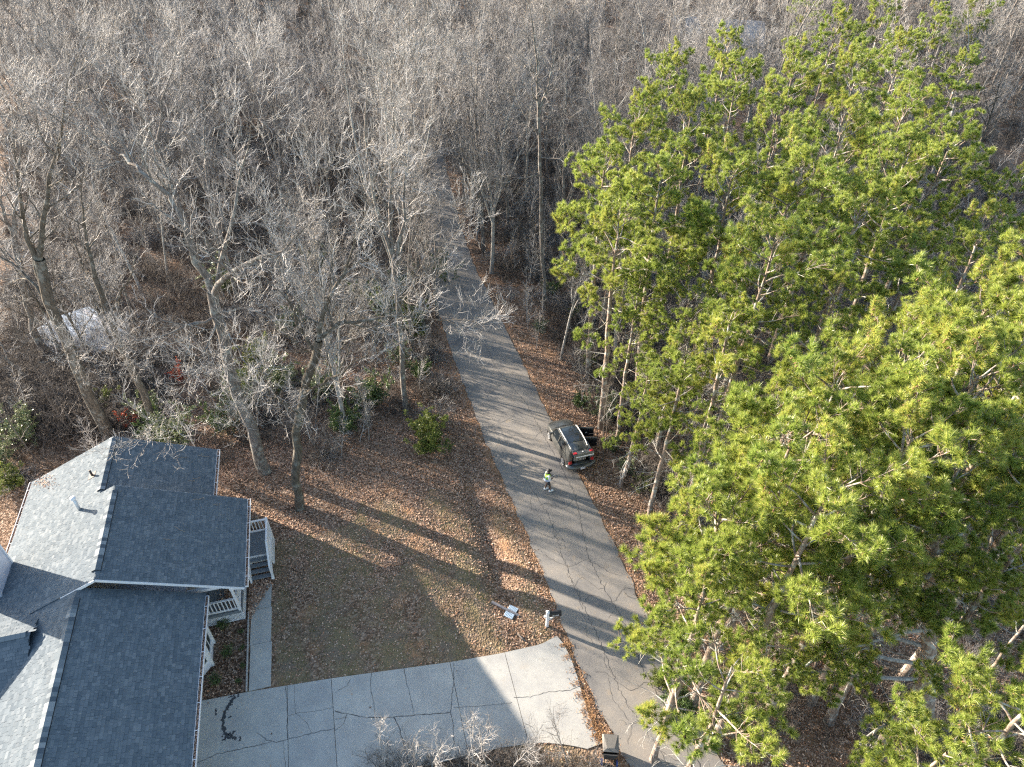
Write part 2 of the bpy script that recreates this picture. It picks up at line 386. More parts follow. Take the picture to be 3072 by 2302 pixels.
n_ = cols_ + 1; idx = (np.arange(len(ys) - 1)[:, None] * n_ + np.arange(cols_)[None, :]).ravel()
road = tag(link('road', np_mesh('road', np.array(Vt), np.stack([idx, idx + 1, idx + 1 + n_, idx + n_], 1), rm, True)), kind='structure')
def road_z(x, y):
    l = float(x_at(EL, y)); r_ = float(x_at(ER, y)); f = (x - l) / (r_ - l); return float(T(x, y)) + .012 + .05 * (1 - (2 * f - 1) ** 2)
M['crack'] = plain('dark_crack', (.11, .105, .10), .95, .05, .3)  # dark grey tone for the flat crack strips
def ribbon(name, pts, width, zf, parent, m=None, jit=.03, step=.12, **k):
    P = [Vector((p[0], p[1])) for p in pts]; out = []
    for a, b in zip(P[:-1], P[1:]):
        n__ = max(1, int((b - a).length / step))
        for i in range(n__): out.append(a.lerp(b, i / n__))
    out.append(P[-1]); mb = MB(); vs_ = []
    for i, p in enumerate(out):
        t = (out[min(i + 1, len(out) - 1)] - out[max(i - 1, 0)]).normalized(); nn = Vector((-t.y, t.x))
        c_ = p + nn * random.uniform(-jit, jit); w_ = width * random.uniform(.3, 1.0) / 2
        for s in (-1, 1): q = c_ + nn * w_ * s; vs_.append((q.x, q.y, zf(q.x, q.y)))
    mb.add(vs_, [(2 * i, 2 * i + 1, 2 * i + 3, 2 * i + 2) for i in range(len(out) - 1)])
    return mb.build(name, m or M['crack'], parent, **k)
zr = lambda x, y: road_z(x, y) + .006
def rpt(f, y): l = float(x_at(EL, y)); r_ = float(x_at(ER, y)); return (l + (r_ - l) * f, y)
seam = [((160, 70), (250, 240), (340, 400), (480, 660), (600, 880), (720, 1090), (830, 1300), (900, 1440), (970, 1580))]
sp = [at(1550 + x / 5.526, 1200 + y / 5.526) for x, y in seam[0]]
ribbon('crack', [rpt(.52, 62), rpt(.55, 50), rpt(.56, 42)] + sp, .035, zr, road, jit=.05)
ribbon('crack', [sp[-1], rpt(.62, 24), rpt(.64, 22), rpt(.7, 20), rpt(.68, 17), rpt(.72, 14), rpt(.7, 11)], .04, zr, road, jit=.06)
ribbon('crack', [rpt(.3, 29.5), rpt(.36, 27), rpt(.33, 25), rpt(.3, 22), rpt(.34, 19), rpt(.31, 16), rpt(.4, 13)], .03, zr, road, jit=.07)
for y0, f0, f1 in [(31.2, .1, .5), (29.2, .0, .4), (27.4, .3, .95), (25.4, .05, .6), (23.8, .1, .9), (22.3, .25, .7), (21.0, .35, 1), (19.6, .1, .95), (18.4, .5, 1), (17.0, .15, .8), (15.6, .3, 1), (14.2, .1, .7), (13.2, .4, .95), (33.5, .3, .9), (36, .1, .6), (39, .3, .8)]:
    k = 7; pts = [rpt(f0 + (f1 - f0) * i / k, y0 + .35 * math.sin(i * 1.3 + y0 * 3) + .12 * i * math.sin(y0)) for i in range(k + 1)]
    ribbon('crack', pts, random.uniform(.012, .026), zr, road, jit=.04)
for i in range(10):
    y0 = 13 + i * 1.9; f0 = random.uniform(.2, .9)
    ribbon('crack', [rpt(f0 + .03 * math.sin(j * 1.7 + i), y0 + j * .5) for j in range(5)], .02, zr, road, jit=.05)

# ------------------------------------------------------------------ driveway, walkway
cm, ct, cb = mat('pale_concrete', .85, .25)
co = ct.nodes.new('ShaderNodeTexCoord').outputs['Object']
c1 = ramp(ct, noise(ct, 30, 6, co, .8), [(.3, (.34, .34, .33)), (.6, (.50, .495, .475))])
c2 = ramp(ct, noise(ct, .8, 6, co), [(.3, (.80, .80, .81)), (.65, (1.06, 1.05, 1.02))])
oi = ct.nodes.new('ShaderNodeObjectInfo'); c2 = mix(ct, 1.0, c2, ramp(ct, oi.outputs['Random'], [(0, (.86, .87, .88)), (1, (1.04, 1.03, 1.0))]), 'MULTIPLY')
c = mix(ct, 1.0, c1, c2, 'MULTIPLY')
c = mix(ct, ramp(ct, noise(ct, 2.2, 7, co, .8), [(.56, (0, 0, 0)), (.70, (.45, .45, .45))]), c, (.22, .215, .20))
c = mix(ct, ramp(ct, noise(ct, 1.3, 6, co), [(.6, (0, 0, 0)), (.75, (.35, .35, .35))]), c, (.40, .33, .24))
ct.links.new(c, cb.inputs['Base Color']); bump(ct, cb, noise(ct, 40, 4, co), .3, .006)
M['concrete'] = cm
driveway = tag(empty('driveway', W(16, -2, 0)), kind='structure')
def uv_poly(pts): return [W(u_, v_) - Vector((driveway.location.x, driveway.location.y, 0)) for u_, v_ in pts]
def Nedge(v_): return float(np.interp(v_, [-10.6, -10.25, -8, -4.12, 1.6, 3.9, 6.0, 7.0], [19.0, 18.9, 18.8, 18.5, 17.9, 17.75, 17.72, 18.0]))
def Sedge(v_): return float(np.interp(v_, [-10.6, -4.4, -.3, 2.9, 4.6, 5.8, 6.8, 7.4], [13.5, 13.5, 13.45, 13.4, 13.2, 12.8, 12.3, 11.7]))
joints = [-10.6, -6.25, -4.2, 1.45, 4.15]
slabs = []
for a, b in zip(joints[:-1], joints[1:]):
    g = .012; vv = np.linspace(a + g, b - g, 9)
    slabs.append([(Nedge(v_), v_) for v_ in vv] + [(Sedge(v_), v_) for v_ in vv[::-1]])
# apron: eastern end follows the road edge
apr = [(Nedge(v_), v_) for v_ in np.linspace(4.162, 6.9, 8)]
edge = []
for px, py in [(1690, 1932), (1712, 1975), (1733, 2035), (1745, 2080), (1765, 2140), (1790, 2200), (1806, 2232)]:
    p = at(px, py); x_ = float(x_at(EL, p.y)) - .05; edge.append(uvof(min(p.x, x_), p.y))
apr += edge + [(Sedge(v_), v_) for v_ in np.linspace(6.6, 4.162, 6)]
slabs.append(apr)
for poly in slabs: MB().prism(uv_poly(poly)[::-1], -.1, .04).build('slab', M['concrete'], driveway)
zd = lambda x, y: .046
def c5(*pts): return [at(800 + x / 2.0109, 1800 + y / 2.0109, .04) for x, y in pts]
for wd, pts in [(.03, ((115, 525), (122, 620), (125, 690), (122, 760), (128, 850))), (.02, ((168, 505), (172, 680), (245, 745), (268, 805))),
                (.03, ((-60, 800), (0, 845), (60, 860), (190, 825), (270, 805), (412, 775))), (.02, ((128, 700), (175, 685), (300, 672), (405, 648))),
                (.05, ((410, 672), (485, 688), (590, 710), (655, 710), (765, 708), (880, 697), (1000, 690), (1110, 678))), (.02, ((505, 475), (485, 520), (408, 560))),
                (.03, ((632, 440), (628, 540), (650, 640), (655, 710))), (.03, ((828, 410), (845, 500), (870, 600), (887, 697))),
                (.035, ((1130, 380), (1128, 500), (1115, 600), (1108, 680), (1125, 760), (1130, 870))), (.05, ((765, 708), (800, 770), (835, 900), (862, 1009), (870, 1060))),
                (.03, ((485, 688), (460, 750), (412, 790))), (.02, ((412, 720), (485, 708))), (.02, ((1130, 650), (1300, 640), (1480, 622))),
                (.03, ((1490, 590), (1590, 585), (1700, 555), (1830, 545), (1890, 520))), (.02, ((98, 850), (105, 920), (115, 1009))), (.03, ((-450, 1000), (-300, 930), (-60, 880), (30, 855)))]:
    o = ribbon('crack', c5(*pts), wd, zd, None, jit=.022); o.parent = driveway; o.matrix_parent_inverse = Matrix.Translation(-driveway.location)
# dark spill on the concrete
sm_ = plain('tarry_spill', (.05, .055, .06), .6, .4, .4, 20)
st_pts = [at(x, y, .04) for x, y in ((706, 2090), (695, 2104), (684, 2122), (674, 2140), (668, 2160), (669, 2180), (674, 2198), (684, 2216), (694, 2212), (690, 2198))]
for j in range(14):
    q_ = random.choice(st_pts) + Vector((random.gauss(0, .22), random.gauss(0, .16), 0)); o = ribbon('spill', [q_, q_ + Vector((random.gauss(0, .16), random.gauss(0, .12), 0))], random.uniform(.05, .16), lambda x, y: .0452, None, sm_, jit=.03, step=.04); o.parent = driveway; o.matrix_parent_inverse = Matrix.Translation(-driveway.location)
o = ribbon('spill', st_pts, .2, lambda x, y: .0455, None, sm_, jit=.035, step=.05); o.parent = driveway; o.matrix_parent_inverse = Matrix.Translation(-driveway.location)
walk = tag(empty('walkway', W(21, -7.5, 0)), kind='structure')
for a, b in [(18.83, 21.2), (21.22, 23.2), (23.22, 24.6)]:
    poly = [W(u_, v_) - Vector((walk.location.x, walk.location.y, 0)) for u_, v_ in ((a, -8.0), (b, -7.97), (b, -6.95), (a, -7.0))]
    MB().prism(poly, -.1, .045).build('slab', M['concrete'], walk)
bed = tag(empty('bed_edging', W(20.8, -8.1, 0)), 'scalloped pale edging strip between the mulch bed and the walkway', 'edging')
mb = MB(); 
em = MB().box((0, 0, .05), (.06, .13, .14)).mesh('edging_block', plain('pale_edging', (.45, .43, .41), .9))
for i in range(28):
    u_ = 18.9 + i * .155; o = link('edging_block', em, bed, W(u_, -8.1) - W(20.8, -8.1), (random.uniform(-.05, .05), 0, math.atan2(U[0], U[1]) * -1 + random.uniform(-.1, .1)))

# ------------------------------------------------------------------ fallen leaves, straw, grass
def scatter_quads(pts, size, m, name, kind_label, flat=.35, aspect=.7, lift=.02):
    n = len(pts); a = rng.uniform(0, 2 * np.pi, n); s = rng.uniform(.6, 1.25, n) * size
    t1 = np.stack([np.cos(a), np.sin(a), rng.normal(0, flat, n)], 1); t2 = np.stack([-np.sin(a), np.cos(a), rng.normal(0, flat, n)], 1)
    t1 *= (s / 2)[:, None]; t2 *= (s * aspect / 2)[:, None]; P = pts.copy(); P[:, 2] += lift + np.abs(t1[:, 2]) * .7
    up = np.zeros((n, 3)); up[:, 2] = rng.uniform(.0, .35, n) * s
    Vt = np.stack([P - t1, P - t2 * 1. + up * .3, P + t1 + up, P + t2], 1).reshape(-1, 3)
    F = np.arange(n * 4).reshape(-1, 4); F = np.concatenate([F[:, [0, 1, 2]], F[:, [0, 2, 3]]])
    o = link(name, np_mesh(name, Vt, F, m)); return tag(o, kind='stuff', label=kind_label[0], cat=kind_label[1])
def inside_house(x, y):
    u_, v_ = x * U[0] + y * U[1], x * V[0] + y * V[1]
    return ((v_ < -10.3) & (u_ < 32) & (v_ > -19)) | ((v_ < -8.1) & (u_ > 22.8) & (u_ < 27.6) & (v_ > -19))
def on_drive(x, y):
    u_, v_ = x * U[0] + y * U[1], x * V[0] + y * V[1]
    return ((u_ > np.interp(v_, [-4, 3, 5, 7.4], [13.45, 13.35, 13.1, 11.6])) & (u_ < np.interp(v_, [-10, -4, 4, 7], [18.95, 18.5, 17.75, 17.9])) & (v_ < 7.4)) | ((v_ > -8.15) & (v_ < -6.95) & (u_ > 18) & (u_ < 24.4))
def leaf_points(n, x0, x1, y0, y1, dens):
    x = rng.uniform(x0, x1, n); y = rng.uniform(y0, y1, n); rd = road_dist(x, y)
    keep = (rd > 0.02) & ~on_drive(x, y) & ~inside_house(x, y) & (rng.random(n) < dens(x, y, rd)); x, y = x[keep], y[keep]
    return np.stack([x, y, T(x, y)], 1)
def dens(x, y, rd):
    g, s, m = masks(x, y); u_, v_ = x * U[0] + y * U[1], x * V[0] + y * V[1]
    d = np.where((v_ > -7) & (v_ < 3.9) & (u_ < 23.5), .16 + .14 * vn(x, y, .7), .55 + .45 * vn(x, y, .6) )
    d = np.where(g > .5, d * .55, d); d = np.where(s > .6, d * .35, d); return np.clip(d + .06, 0, 1)
pts = leaf_points(380000, -26, 22, 11, 44, dens)
scatter_quads(pts, .088, M['leaf_litter'], 'fallen_leaves', ('brown and pinkish fallen leaves covering the lawn, verge and wood floor', 'leaves'))
pts = leaf_points(110000, -70, 45, 44, 90, lambda x, y, r: .7 + 0 * x)
scatter_quads(pts, .14, M['leaf_litter'], 'far_leaves', ('brown fallen leaves on the wood floor beyond the lawn', 'leaves'))
# leaves blown on hard surfaces, in gutters
n = 1500; x = rng.uniform(-15, 9, n); y = rng.uniform(12, 45, n); rd = road_dist(x, y)
k = (on_drive(x, y) & (rng.random(n) < .10)) | ((rd < 0) & (rng.random(n) < .25 * np.exp(rd / .25))) & ~inside_house(x, y)
o = scatter_quads(np.stack([x[k], y[k], T(x[k], y[k]) + .045], 1), .10, M['leaf_litter'], 'stray_leaves', ('single brown leaves scattered on the concrete driveway and road', 'leaves'))
pw = []                                                    # leaf drift over the top of the walkway and along the porch
for _ in range(1500):
    u_ = random.uniform(22.6, 25.0); v_ = random.uniform(-8.1, -6.9)
    if (u_ - 22.9) * .55 > (v_ + 7.95) + random.uniform(-.15, .15): q = W(u_, v_, .05 + random.uniform(0, .03)); pw.append(q[:])
scatter_quads(np.array(pw), .10, M['leaf_litter'], 'leaf_drift', ('drift of brown leaves covering the end of the walkway by the steps', 'leaves'))
# pine straw along the road edge and on the apron
n = 30000; x = rng.uniform(-3, 14, n); y = rng.uniform(11, 44, n); rd = road_dist(x, y)
k = (rd > -.12) & (rng.random(n) < np.exp(-np.maximum(rd, 0) / .45)) & ~on_drive(x, y)
xa = rng.normal(0, .22, 5000); q = np.array([edge[i][::1] for i in rng.integers(0, len(edge) - 1, 5000)]); q2 = np.array([edge[i + 1] for i in rng.integers(0, len(edge) - 1, 5000)])
i_ = rng.integers(0, len(edge) - 1, 5000); f_ = rng.random(5000)[:, None]; E_ = np.array(edge); uv_ = E_[i_] * (1 - f_) + E_[i_ + 1] * f_
uv_[:, 1] += xa * .9
keep = rng.random(5000) < np.clip(.25 + .8 * vn(uv_[:, 0] * 2, uv_[:, 1], 1.6), 0.03, .8)
uv_ = uv_[keep]; ex = uv_[:, 0] * U[0] + uv_[:, 1] * V[0]; ey = uv_[:, 0] * U[1] + uv_[:, 1] * V[1]
pts = np.concatenate([np.stack([x[k], y[k], T(x[k], y[k])], 1), np.stack([ex, ey, np.full(len(ex), .035)], 1)])
scatter_quads(pts, .13, M['straw'], 'pine_straw', ('orange brown pine straw lying along the road edges', 'pine straw'), flat=.1, aspect=.14, lift=.015)
# grass tufts
n = 60000; x = rng.uniform(-14, 6, n); y = rng.uniform(9, 30, n); g, s, m = masks(x, y)
k = (rng.random(n) < g * np.clip(.15 + 1.2 * (vn(x, y, 1.9) - .15), .02, 1)) & (road_dist(x, y) > .1) & ~on_drive(x, y) & ~inside_house(x, y)
x, y = x[k], y[k]; n = len(x); a = rng.uniform(0, 6.28, n); h = rng.uniform(.04, .11, n); P = np.stack([x, y, T(x, y)], 1)
tip = P + np.stack([np.cos(a) * h * .6, np.sin(a) * h * .6, h], 1); sd_ = np.stack([-np.sin(a), np.cos(a), 0 * a], 1) * .014
tag(link('grass', np_mesh('grass', np.stack([P - sd_, P + sd_, tip], 1).reshape(-1, 3), np.arange(n * 3).reshape(-1, 3), M['grass'])), kind='stuff', label='short thin winter grass growing between the leaves on the lawn', cat='grass')

exec_parts = []
# ------------------------------------------------------------------ the house
HO = W(20, -12, 0)
house = empty('house', HO, math.atan2(V[1], V[0]), label='white house with blue grey shingled gable roofs, porch and side steps beside the driveway', cat='house')
# local frame: X = along v (to the road), Y = along u (away); origin at u=20, v=-12
def h(u_, v_, z): return Vector((v_ + 12, u_ - 20, z))
SL = .47; EZ = 3.1
def plane_z(side, v_, rv, rz): return rz - SL * abs(v_ - rv)
def slope(u0, u1, v_e, v_r, z_r, name='roof_slope', row=.145):
    """one roof slope: deck slab plus shingle courses; v_e eave, v_r ridge"""
    sgn = 1 if v_e > v_r else -1; z_e = z_r - SL * abs(v_e - v_r)
    mb = MB(); th = .14
    q = [h(u0, v_e, z_e), h(u1, v_e, z_e), h(u1, v_r, z_r), h(u0, v_r, z_r)]
    mb.add(q + [p - Vector((0, 0, th)) for p in q], [(0, 1, 2, 3) if sgn > 0 else (3, 2, 1, 0), (7, 6, 5, 4) if sgn > 0 else (4, 5, 6, 7), (0, 4, 5, 1), (1, 5, 6, 2), (2, 6, 7, 3), (3, 7, 4, 0)])
    rs = mb.build(name, M['shingle'], house)
    d = (q[3] - q[0]); Ls = d.length; d = d / Ls; al = Vector((0, 1, 0)); nrm = (al.cross(d) if sgn < 0 else d.cross(al)); 
    if nrm.z < 0: nrm = -nrm
    Vt, F = [], []; t = -.03; r_ = 0
    while t < Ls - .02:
        t1 = min(t + row, Ls); s = u0 - 20 + (-.03 if True else 0) - random.uniform(0, .2)
        while s < u1 - 20 + .03:
            w_ = random.choice((.12, .16, .2, .26, .32)); e = min(s + w_, u1 - 20 + .03); s0 = max(s, u0 - 20 - .03)
            if e > s0 + .01:
                lo = random.choice((.010, .013, .022)); b = len(Vt)
                for (ss, tt, hh) in ((s0 + .004, t, lo), (e - .004, t, lo), (e - .004, t1, .006), (s0 + .004, t1, .006), (s0 + .004, t, .001), (e - .004, t, .001)):
                    p = q[0] + d * tt + nrm * hh; Vt.append((p.x, ss, p.z))
                F += [(b, b + 1, b + 2, b + 3), (b + 4, b + 5, b + 1, b)]
            s += w_
        t += row; r_ += 1
    me = bpy.data.meshes.new('shingles'); me.from_pydata(Vt, [], F); me.materials.append(M['shingle']); me.update()
    o = link('shingles', me, rs); tag(o, kind='stuff'); return rs
RA, ZA = -14.21, 5.37; RB, ZB = -13.36, 5.82
slope(7, 22.55, -9.38, RA, ZA); slope(28.1, 32.4, -9.38, RA, ZA); slope(22.5, 28.12, -7.58, RB, ZB)
slope(7, 22.5, -19.15, RA, ZA); slope(28.12, 32.4, -19.15, RA, ZA); slope(22.5, 28.12, -19.15, RB, ZB - .0)
# hidden roof under the front gable and ridge vents
def ridge_vent(u0, u1, rv, rz):
    mb = MB()
    for s in (-1, 1):
        a = h(u0, rv, rz + .07); b = h(u1, rv, rz + .07); c_ = h(u1, rv + s * .20, rz + .07 - SL * .20); d_ = h(u0, rv + s * .20, rz + .07 - SL * .20)
        lo = [p - Vector((0, 0, .05)) for p in (a, b, c_, d_)]
        mb.add([a, b, c_, d_] + lo, [(0, 1, 2, 3) if s < 0 else (3, 2, 1, 0), (2, 6, 7, 3) if s < 0 else (3, 7, 6, 2), (0, 3, 7, 4), (1, 5, 6, 2)])
    rvn = mb.build('ridge_vent', M['black'], house)
    n = int((u1 - u0) / .2); cap = MB()
    for s in (-1, 1):
        v0 = [(0, 0, .012), (0, .215, .024), (s * .2, .215, -SL * .2 + .024), (s * .2, 0, -SL * .2 + .012), (0, .0, -.004), (s * .2, 0, -SL * .2 - .004)]
        cap.add(v0, [(0, 1, 2, 3) if s < 0 else (3, 2, 1, 0), (4, 0, 3, 5) if s > 0 else (5, 3, 0, 4)])
    pal = [bpy.data.materials.get('ridge_cap_shingle')]
    mes = []
    for k_, c_ in enumerate(((.085, .105, .125), (.12, .145, .165), (.16, .185, .205), (.24, .265, .28))):
        mes.append(cap.mesh('ridge_cap', plain('cap_shade_%d' % k_, c_, .92, .15, .1, 30)))
    for i in range(n):
        o = link('ridge_cap', random.choice(mes), house, h(u0 + i * (u1 - u0) / n, rv, rz + .075))
ridge_vent(7.2, 22.0, RA, ZA); ridge_vent(28.45, 32.2, RA, ZA); ridge_vent(22.95, 27.75, RB, ZB)
# west cross wing: ridge runs along v
def cross_wing(uc, v0, v1, rz, half):
    for sgn in (-1, 1):
        q = [h(uc + sgn * half, v0, rz - SL * half), h(uc + sgn * half, v1, rz - SL * half), h(uc, v1, rz), h(uc, v0, rz)]
        mb = MB(); mb.add(q + [p - Vector((0, 0, .14)) for p in q], [(0, 1, 2, 3) if sgn < 0 else (3, 2, 1, 0), (7, 6, 5, 4), (0, 4, 5, 1), (1, 5, 6, 2), (2, 6, 7, 3), (3, 7, 4, 0)])
        rs = mb.build('roof_slope', M['shingle'], house); d = q[3] - q[0]; Ls = d.length; d /= Ls; al = Vector((1, 0, 0)); nrm = d.cross(al)
        if nrm.z < 0: nrm = -nrm
        Vt, F = [], []; t = -.03
        while t < Ls - .02:
            s = v0 + 12 - random.uniform(0, .2)
            while s < v1 + 12:
                w_ = random.choice((.12, .16, .2, .26, .32)); lo = random.choice((.010, .013, .022)); b = len(Vt)
                for (ss, tt, hh) in ((s + .004, t, lo), (s + w_ - .004, t, lo), (s + w_ - .004, t + .145, .006), (s + .004, t + .145, .006), (s + .004, t, .001), (s + w_ - .004, t, .001)):
                    p = q[0] + d * min(tt, Ls) + nrm * hh; Vt.append((ss, p.y, p.z))
                F += [(b, b + 1, b + 2, b + 3), (b + 4, b + 5, b + 1, b)]; s += w_
            t += .145
        me = bpy.data.meshes.new('shingles'); me.from_pydata(Vt, [], F); me.materials.append(M['shingle']); me.update()
        tag(link('shingles', me, rs), kind='stuff')
    MB().add([h(uc, v0 + .3, rz - .15), h(uc - half, v0 + .3, rz - SL * half - .15), h(uc + half, v0 + .3, rz - SL * half - .15), h(uc - half, v0 + .3, -.5), h(uc + half, v0 + .3, -.5)], [(0, 1, 2), (1, 3, 4, 2)]).build('wall', M['siding'], house)
    mb = MB()
    for s in (-1, 1): mb.bar(h(uc - half + .25, v0 + .3, 1.3) if s < 0 else h(uc + half - .25, v0 + .3, 1.3), h(uc - half + .25, v1, 1.3) if s < 0 else h(uc + half - .25, v1, 1.3), .12, 3.4)
    mb.build('wall', M['siding'], house)
    cap = MB()
    for s in (-1, 1): cap.add([(-.0, 0, .06), (.22, 0, .066), (.22, s * .19, -.03), (0, s * .19, -.036), (0, 0, -.0), (0, s * .19, -.09)], [(0, 1, 2, 3), (4, 0, 3, 5)])
    cme = cap.mesh('ridge_cap', M['cap']); L_ = v1 - v0
    for i in range(int(L_ / .2)): link('ridge_cap', cme, house, h(uc, v0 + i * .2, rz))
cross_wing(21.0, -25.5, -16.0, 5.0, 3.9)
# walls
mb = MB()
mb.prism([h(7.5, -10.3, 0), h(31.9, -10.3, 0), h(31.9, -18.3, 0), h(7.5, -18.3, 0)][::-1], -1.6, EZ + .05); mb.build('wall', M['siding'], house)
mb = MB(); mb.prism([h(25.1, -8.15, 0), h(27.6, -8.15, 0), h(27.6, -10.29, 0), h(25.1, -10.29, 0)][::-1], -1.0, EZ + .05); mb.build('wall', M['siding'], house)
for uu in (24.0, 27.5):                                   # gable infill above the lower roofs
    MB().add([h(uu, -7.7, EZ + .0), h(uu, RB, ZB - .13), h(uu, -18.4, ZB - .13 - SL * (18.4 + RB)), h(uu, -18.4, 3.2), h(uu, -7.7, 2.96)], [(0, 1, 2, 3, 4)]).build('gable_wall', M['siding'], house)
MB().add([h(31.92, -9.5, 3.0), h(31.92, RA, ZA - .13), h(31.92, -18.9, 3.05)], [(0, 1, 2)]).build('gable_wall', M['siding'], house)
# clapboard courses on the walls in view
mb = MB()
for k in range(26):
    z = -.3 + k * .13
    mb.box(h(13.4, -10.285, z), (.03, 11.8, .118), Matrix.Rotation(R(4), 3, 'Y')); mb.box(h(29.75, -10.285, z), (.03, 4.3, .118), Matrix.Rotation(R(4), 3, 'Y'))
    mb.box(h(26.35, -8.135, z), (.03, 2.5, .118), Matrix.Rotation(R(4), 3, 'Y')); mb.box(h(25.085, -9.2, z), (2.1, .03, .118), Matrix.Rotation(R(4), 3, 'X'))
tag(mb.build('clapboards', M['siding'], house), kind='stuff')
# rake and fascia boards
def trim(a, b, w_=.05, hh=.13, name='rake_board'): MB().bar(a, b, w_, hh).build(name, M['white'], house)
zo = -.10
trim(h(22.46, -7.6, EZ + .01 + zo), h(22.46, RB, ZB + zo + .02)); trim(h(22.46, RB, ZB + zo + .02), h(22.46, -15.0, ZB + zo + .02 - SL * (15.0 + RB)))
trim(h(28.16, -7.6, EZ + .01 + zo), h(28.16, RB, ZB + zo)); trim(h(32.44, -9.4, EZ + zo + .01), h(32.44, RA, ZA + zo)); trim(h(32.44, RA, ZA + zo), h(32.44, -19.15, EZ + zo - .05))
MB().add([h(22.52, -8.3, EZ - .12), h(22.52, -7.62, EZ - .12), h(22.52, -7.62, EZ - .02), h(22.52, -8.3, EZ + .28), h(22.54, -8.3, EZ - .12), h(22.54, -7.62, EZ - .12), h(22.54, -7.62, EZ - .02), h(22.54, -8.3, EZ + .28)], [(0, 1, 2, 3), (7, 6, 5, 4), (0, 4, 5, 1), (0, 3, 7, 4)]).build('return_board', M['white'], house)
# gutters with debris
lg = M['leaf_litter']
def gutter(u0, u1, v_, z, side=1, n_hang=9):
    g = empty('gutter', h((u0 + u1) / 2, v_, z)); g.parent = house; L = u1 - u0
    mb = MB(); mb.box((.0, 0, 0), (.012, L, .12)); mb.box((side * .07, 0, -.06), (.14, L, .012)); mb.box((side * .14, 0, .0), (.022, L, .13)); mb.box((side * .07, L / 2, 0), (.14, .012, .11)); mb.box((side * .07, -L / 2, 0), (.14, .012, .11))
    mb.build('channel', M['white'], g)
    n = int(L * 160); a = np.stack([side * rng.uniform(.015, .125, n), rng.uniform(-L / 2, L / 2, n), rng.uniform(.0, .035, n)], 1)
    o = scatter_quads(a, .05, M['leaf_litter'], 'gutter_debris', (None, None), lift=0); o.parent = g
    MB().box((side * .07, 0, -.01), (.12, L - .03, .02)).build('silt', M['dark'], g)
    for i in range(n_hang):
        MB().box((side * .07, -L / 2 + (i + .5) * L / n_hang, .062), (.15, .022, .014)).build('gutter_hanger', M['white'], g)
gutter(7, 22.4, -9.36, EZ - .03, 1, 13); gutter(22.5, 28.1, -7.56, EZ - .03, 1, 5); gutter(28.2, 32.4, -9.36, EZ - .03, 1, 4); gutter(22.6, 32.4, -19.17, EZ - .1, -1, 8)
# downspout at the garage corner and by the porch
MB().bar(h(19.6, -9.4, 3.0), h(19.6, -10.2, 2.7), .07, .07).bar(h(19.6, -10.2, 2.7), h(19.6, -10.22, .1), .07, .07).build('downspout', M['white'], house)
MB().box(h(19.55, -10.24, 1.5), (.1, .14, 3.1)).build('corner_board', M['white'], house)
# canted bay with windows
bayp = [(19.85, -10.29), (20.55, -9.72), (21.75, -9.74), (22.45, -10.29)]
bay = MB().prism([h(a, b, 0) for a, b in bayp][::-1], .15, EZ - .05).build('bay', M['siding'], house)
for k in range(22):
    mb = MB()
mb = MB()
for (a, b) in zip(bayp[:-1], bayp[1:]):
    for k in range(22):
        z = .2 + k * .13; mb.bar(h(a[0], a[1], z), h(b[0], b[1], z), .03, .118)
tag(mb.build('clapboards', M['siding'], bay), kind='stuff')
for (a, b) in zip(bayp[:-1], bayp[1:]):
    A = h(a[0], a[1], 0); B = h(b[0], b[1], 0); d = (B - A); L = d.length; d.normalize(); nn = Vector((1, 0, 0)) if abs(d.x) < .1 else Vector((abs(d.y), -d.x * (1 if d.y > 0 else -1), 0)).normalized()
    if nn.x < 0: nn = -nn
    c_ = (A + B) / 2 + nn * .03; ww = L * .74; z0, z1 = .75, 2.75
    win = MB()
    for s in (-1, 1): win.bar(c_ + d * ww / 2 * s + Vector((0, 0, z0)), c_ + d * ww / 2 * s + Vector((0, 0, z1)), .07, .09)
    for z in (z0, z1): win.bar(c_ - d * ww / 2 + Vector((0, 0, z)), c_ + d * ww / 2 + Vector((0, 0, z)), .09, .07)
    wf = win.build('window', M['white'], bay)
    mu = MB(); mu.bar(c_ + nn * .012 + Vector((0, 0, z0)), c_ + nn * .012 + Vector((0, 0, z1)), .03, .03); mu.bar(c_ - d * ww / 2 + nn * .014 + Vector((0, 0, 1.7)), c_ + d * ww / 2 + nn * .014 + Vector((0, 0, 1.7)), .03, .03); mu.build('window_bar', M['white'], bay)
    MB().bar(c_ - d * ww / 2 + Vector((0, 0, (z0 + z1) / 2)), c_ + d * ww / 2 + Vector((0, 0, (z0 + z1) / 2)), .02, z1 - z0).build('pane', M['glass'], bay)
for a, b in bayp[1:3]:
    MB().bar(h(a, b + .03, .12), h(a, b + .03, EZ - .06), .13, .13).build('corner_board', M['white'], bay)
# front gable porch: deck, rails, lattice
PZ = .85
pd = empty('porch', h(23.9, -9.2, 0)); pd.parent = house
po = h(23.9, -9.2, 0)
def ph(u_, v_, z): return h(u_, v_, z) - po
for i in range(15):
    MB().box(ph(22.85 + .075 + i * .15, -9.25, PZ), (2.0, .14, .035)).build('deck_board', M['deck'], pd)
MB().bar(ph(22.83, -10.25, PZ - .12), ph(22.83, -8.3, PZ - .12), .04, .2).bar(ph(22.83, -8.26, PZ - .12), ph(25.1, -8.26, PZ - .12), .04, .2).build('rim_board', M['deck'], pd)
def rail(parent, a, b, n, top=.95, low=.12, w_=.085):
    a = Vector(a); b = Vector(b)
    MB().bar(a + Vector((0, 0, top)), b + Vector((0, 0, top)), .10, .045).build('rail', M['white'], parent)
    MB().bar(a + Vector((0, 0, low)), b + Vector((0, 0, low)), .06, .08).build('rail', M['white'], parent)
    for i in range(n):
        p = a.lerp(b, (i + .5) / n); MB().bar(p + Vector((0, 0, low)), p + Vector((0, 0, top - .02)), .04, .04).build('baluster', M['white'], parent)
